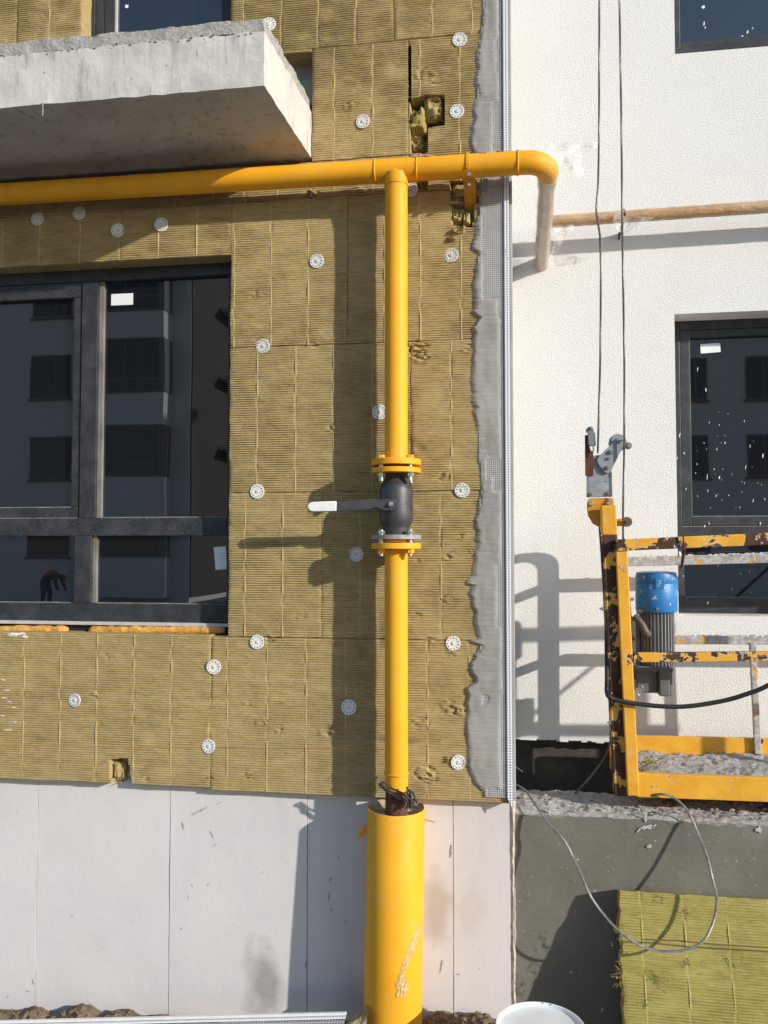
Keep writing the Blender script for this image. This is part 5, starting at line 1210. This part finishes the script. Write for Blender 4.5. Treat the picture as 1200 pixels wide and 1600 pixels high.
def heap(name, label, prof, Y0, Y1, seed, nclod):
    xs_ = np.array([at(p[0], p[1], Y1).x for p in prof]); zs_ = np.array([at(p[0], p[1], Y1).z for p in prof])
    u = np.linspace(xs_[0], xs_[-1], 140); v = np.linspace(0, 1, 26); A, Bv = np.meshgrid(u, v)
    top = np.interp(A, xs_, zs_); prof_y = np.clip(1 - ((Bv - .72) / .72) ** 2, 0, 1)
    gb_ = ground_z(A) - .01; hz = gb_ + (top - gb_) * prof_y + .022 * fbm(A * 18, Bv * 5, seed) * prof_y + .012 * fbm(A * 60, Bv * 18, seed + 2)
    mb = MB(); mb.grid(np.dstack([A, Y0 + (Y1 - Y0 + .012) * Bv, hz])); r0 = random.Random(seed)
    for k in range(nclod):
        i, j = r0.randrange(8, 26), r0.randrange(140); r_ = r0.choice((.006, .008, .011, .016)) * r0.uniform(.7, 1.3); c = Vector((A[i, j], Y0 + (Y1 - Y0) * Bv[i, j] - .005, hz[i, j]))
        pr = [(r_ * r0.uniform(.3, .5), -r_ * .6), (r_ * r0.uniform(.8, 1.1), -r_ * .2), (r_ * r0.uniform(.7, 1), r_ * .25), (r_ * r0.uniform(.2, .45), r_ * .6)]
        o = len(mb.v); mb.lathe(pr, c, 7)
        for q in range(o, len(mb.v)): x, y, z = mb.v[q]; mb.v[q] = (x + r0.uniform(-1, 1) * r_ * .22, y + r0.uniform(-1, 1) * r_ * .22, z + r0.uniform(-1, 1) * r_ * .22)
    return solo(name, mb, M['soil'], label, 'soil', (xs_.mean(), (Y0 + Y1) / 2, 0), smooth=30, kind='stuff')
heap('soil_heap', 'crumbly brown soil heaped along the foot of the left plinth boards', [(-330, 1585), (-120, 1568), (-40, 1572), (0, 1569), (30, 1574), (60, 1567), (90, 1578), (118, 1564), (140, 1562), (160, 1572), (178, 1574), (204, 1570), (222, 1582), (250, 1578), (295, 1584), (330, 1592), (480, 1606)], 3.02, YX - .012, 61, 620)
heap('soil_heap', 'brown soil pile between the yellow casing and the white bucket', [(655, 1602), (670, 1584), (690, 1577), (712, 1578), (728, 1584), (748, 1577), (768, 1582), (785, 1590), (797, 1600)], 3.08, YX - .012, 67, 300)
u = np.linspace(0, 1, 26); A, Bv = np.meshgrid(u, u)
q00, q10 = at(515, 1612, 3.12), at(572, 1612, 3.10)
hz = q00.z + (.10 * np.clip(A, 0, 1) ** 1.4) * (1 - (2 * Bv - 1) ** 2) * 1.0 + .03 * fbm(A * 4, Bv * 4, 33)
s_ = MB(); s_.grid(np.dstack([q00.x + (q10.x - q00.x) * A + .02 * vn(A * 3, Bv * 3, 3), 3.05 + .16 * Bv, hz])); o = solo('film_scrap', s_, M['scrap'], 'crumpled yellowish film scrap at the foot of the yellow casing', 'film', at(545, 1600, 3.1), smooth=70)

# ================================================================== houses across the yard (seen mirrored in the panes)
YM1 = 2 * (YLW + .03) + 23.0
def far_house(label, x0, x1, depth, z1, bays, wins, balc, base):
    t_ = thing('opposite_house', label, 'building', base)
    mb = MB(); mb.box((x0, -23 - depth, -.5), (x1, -23, z1)); part('wall', mb, M['far_wall'], t_, smooth=None)
    mb = MB(); mb.box((x1 + .002, -23 - depth, 0), (x1 + .06, -23.05, z1)); part('darkened_side_wall', mb, plain('darkened_wall_colour', (.075, .07, .07), .9), t_, smooth=None)  # added skin: dark colour dims the sunlit side wall in the mirror image
    mb = MB(); mb.box((x0 - .3, -23.4 - depth, z1 + .002), (x1 + .3, -22.6, z1 + .25)); part('roof', mb, M['far_roof'], t_, smooth=None)
    for (a_, b_, c_, d_) in wins:
        mb = MB(); mb.box((a_, -22.99, c_), (b_, -22.95, d_)); w_ = part('window', mb, M['far_frame'], t_, smooth=None)
        m2 = a_ + (b_ - a_) * .62
        mb = MB(); mb.box((a_ - .08, -22.99, c_ - .08), (b_ + .08, -22.90, c_ - .002)); part('sill', mb, M['far_frame'], w_, smooth=None)
        for (p0, p1) in ((a_ + .05, m2 - .04), (m2 + .04, b_ - .05)):
            mb = MB(); mb.box((p0, -22.949, c_ + .07), (p1, -22.94, d_ - .07)); part('pane', mb, M['far_glass'], w_, smooth=None)
    for (a_, b_, zs_) in bays:
        mb = MB(); mb.box((a_, -22.998, .0), (b_, -22.2, z1 - .3)); part('bay', mb, M['far_wall'], t_, smooth=None)
        for c_, d_ in zs_:
            mb = MB(); mb.box((a_ + .15, -22.19, c_), (b_ - .05, -22.16, d_)); mb.box((b_ - .02, -22.9, c_), (b_ + .03, -22.18, d_)); w_ = part('window', mb, M['far_frame'], t_, smooth=None)
            k = 4; wd = (b_ - a_ - .3) / k
            for j in range(k):
                mb = MB(); mb.box((a_ + .18 + j * wd, -22.158, c_ + .55), (a_ + .12 + (j + 1) * wd, -22.15, d_ - .06)); mb.box((a_ + .18 + j * wd, -22.158, c_ + .06), (a_ + .12 + (j + 1) * wd, -22.15, c_ + .47)); part('pane', mb, M['far_glass'], w_, smooth=None)
        mb = MB(); mb.box((a_ - .02, -22.198, c_ - .30), (b_ + .02, -22.12, c_ - .18)); part('ledge', mb, M['far_wall'], t_, smooth=None)
    for (xx, ya, yb, zc) in balc:
        mb = MB(); mb.box((xx + .002, ya, zc), (xx + 1.2, yb, zc + .15)); part('balcony', mb, M['far_wall'], t_, smooth=None)
    return t_
PX = lambda p: at(p, 700, YM1).x; PZ = lambda p: at(200, p, YM1).z
wz = [(PZ(870), PZ(836)), (PZ(748), PZ(680)), (PZ(620), PZ(551)), (PZ(492), PZ(424)), (PZ(364), PZ(296))]
wz[0] = (PZ(870), PZ(812))
xA, xB_ = PX(47), PX(110); pitchx = 5.6
wins = [(xA - k * pitchx, xB_ - k * pitchx, a_, b_) for k in range(4) for a_, b_ in wz]
bz_ = [(PZ(870), PZ(812)), (PZ(748), PZ(668)), (PZ(620), PZ(538)), (PZ(496), PZ(405)), (PZ(364), PZ(280))]
xe_ = PX(297)
far_house('white house across the yard with a glazed bay, seen mirrored in the left window', PX(47) - 22, xe_, 12, PZ(255), [(PX(150), PX(268), bz_)], wins, [(xe_, -31, -26, PZ(572)), (xe_, -31, -26, PZ(690)), (xe_, -31, -26, PZ(455))], (PX(47) - 8, -29, 0))
YM2 = 2 * (YRW + .03) + 23.0
QX = lambda p: at(p, 700, YM2).x; QZ = lambda p: at(1140, p, YM2).z
wz2 = [(QZ(870), QZ(815)), (QZ(746), QZ(680)), (QZ(624), QZ(558)), (QZ(502), QZ(436)), (QZ(380), QZ(314))]
wins = [(QX(1060) + 2.2 * 0 + k * 2.35 * 1.0, QX(1107) + k * 2.35, a_, b_) for k in range(5) for a_, b_ in wz2]
far_house('white house across the yard, seen mirrored in the right window', QX(1040), QX(1040) + 13.5, 10, QZ(330), [], wins, [], (QX(1040) + 6, -28, 0))

# person bending down in the yard, mirrored in the lower left pane
pf = at(72, 938, YM1 - 2.2); bx, by = pf.x, 2 * (YLW + .03) - (YM1 - 2.2)
pe = thing('person', 'person in orange vest bending forward, mirrored in the lower left pane', 'person', (bx, by, float(ground_z(bx))))
def skin(name, verts, edges, radii, mat, root=0):
    me = bpy.data.meshes.new(name); me.from_pydata(verts, edges, []); me.materials.append(mat)
    o = link(name, me, pe); BASE[o] = BASE[pe]
    m_ = o.modifiers.new('skin', 'SKIN'); m_.use_smooth_shade = True
    for i, r_ in enumerate(radii): me.skin_vertices[0].data[i].radius = (r_, r_)
    for i in range(len(verts)): me.skin_vertices[0].data[i].use_root = (i == root)
    s_ = o.modifiers.new('sub', 'SUBSURF'); s_.levels = 1; s_.render_levels = 2
    return o
vts = [(0, 0, .92), (.22, 0, 1.08), (.45, 0, 1.06), (.58, 0, 1.02), (.70, 0, .98), (-.02, .12, .86), (.03, .14, .48), (-.04, .15, .10), (.10, .15, .04), (-.02, -.12, .86), (.10, -.14, .48), (.06, -.15, .10), (.20, -.15, .04), (.46, .2, 1.0), (.52, .24, .74), (.62, .2, .55), (.46, -.2, 1.0), (.54, -.24, .74), (.66, -.18, .55)]
eds = [(0, 1), (1, 2), (2, 3), (3, 4), (0, 5), (5, 6), (6, 7), (7, 8), (0, 9), (9, 10), (10, 11), (11, 12), (2, 13), (13, 14), (14, 15), (2, 16), (16, 17), (17, 18)]
skin('body', vts, eds, [.15, .15, .15, .07, .11, .12, .09, .07, .06, .12, .09, .07, .06, .08, .06, .05, .08, .06, .05], M['dark_cloth'])
skin('vest', [(.04, 0, .97), (.22, 0, 1.09), (.44, 0, 1.07)], [(0, 1), (1, 2)], [.185, .205, .205], M['orange_vest'])
skin('cap', [(.68, 0, 1.0), (.75, 0, .98)], [(0, 1)], [.125, .12], M['orange_vest'])
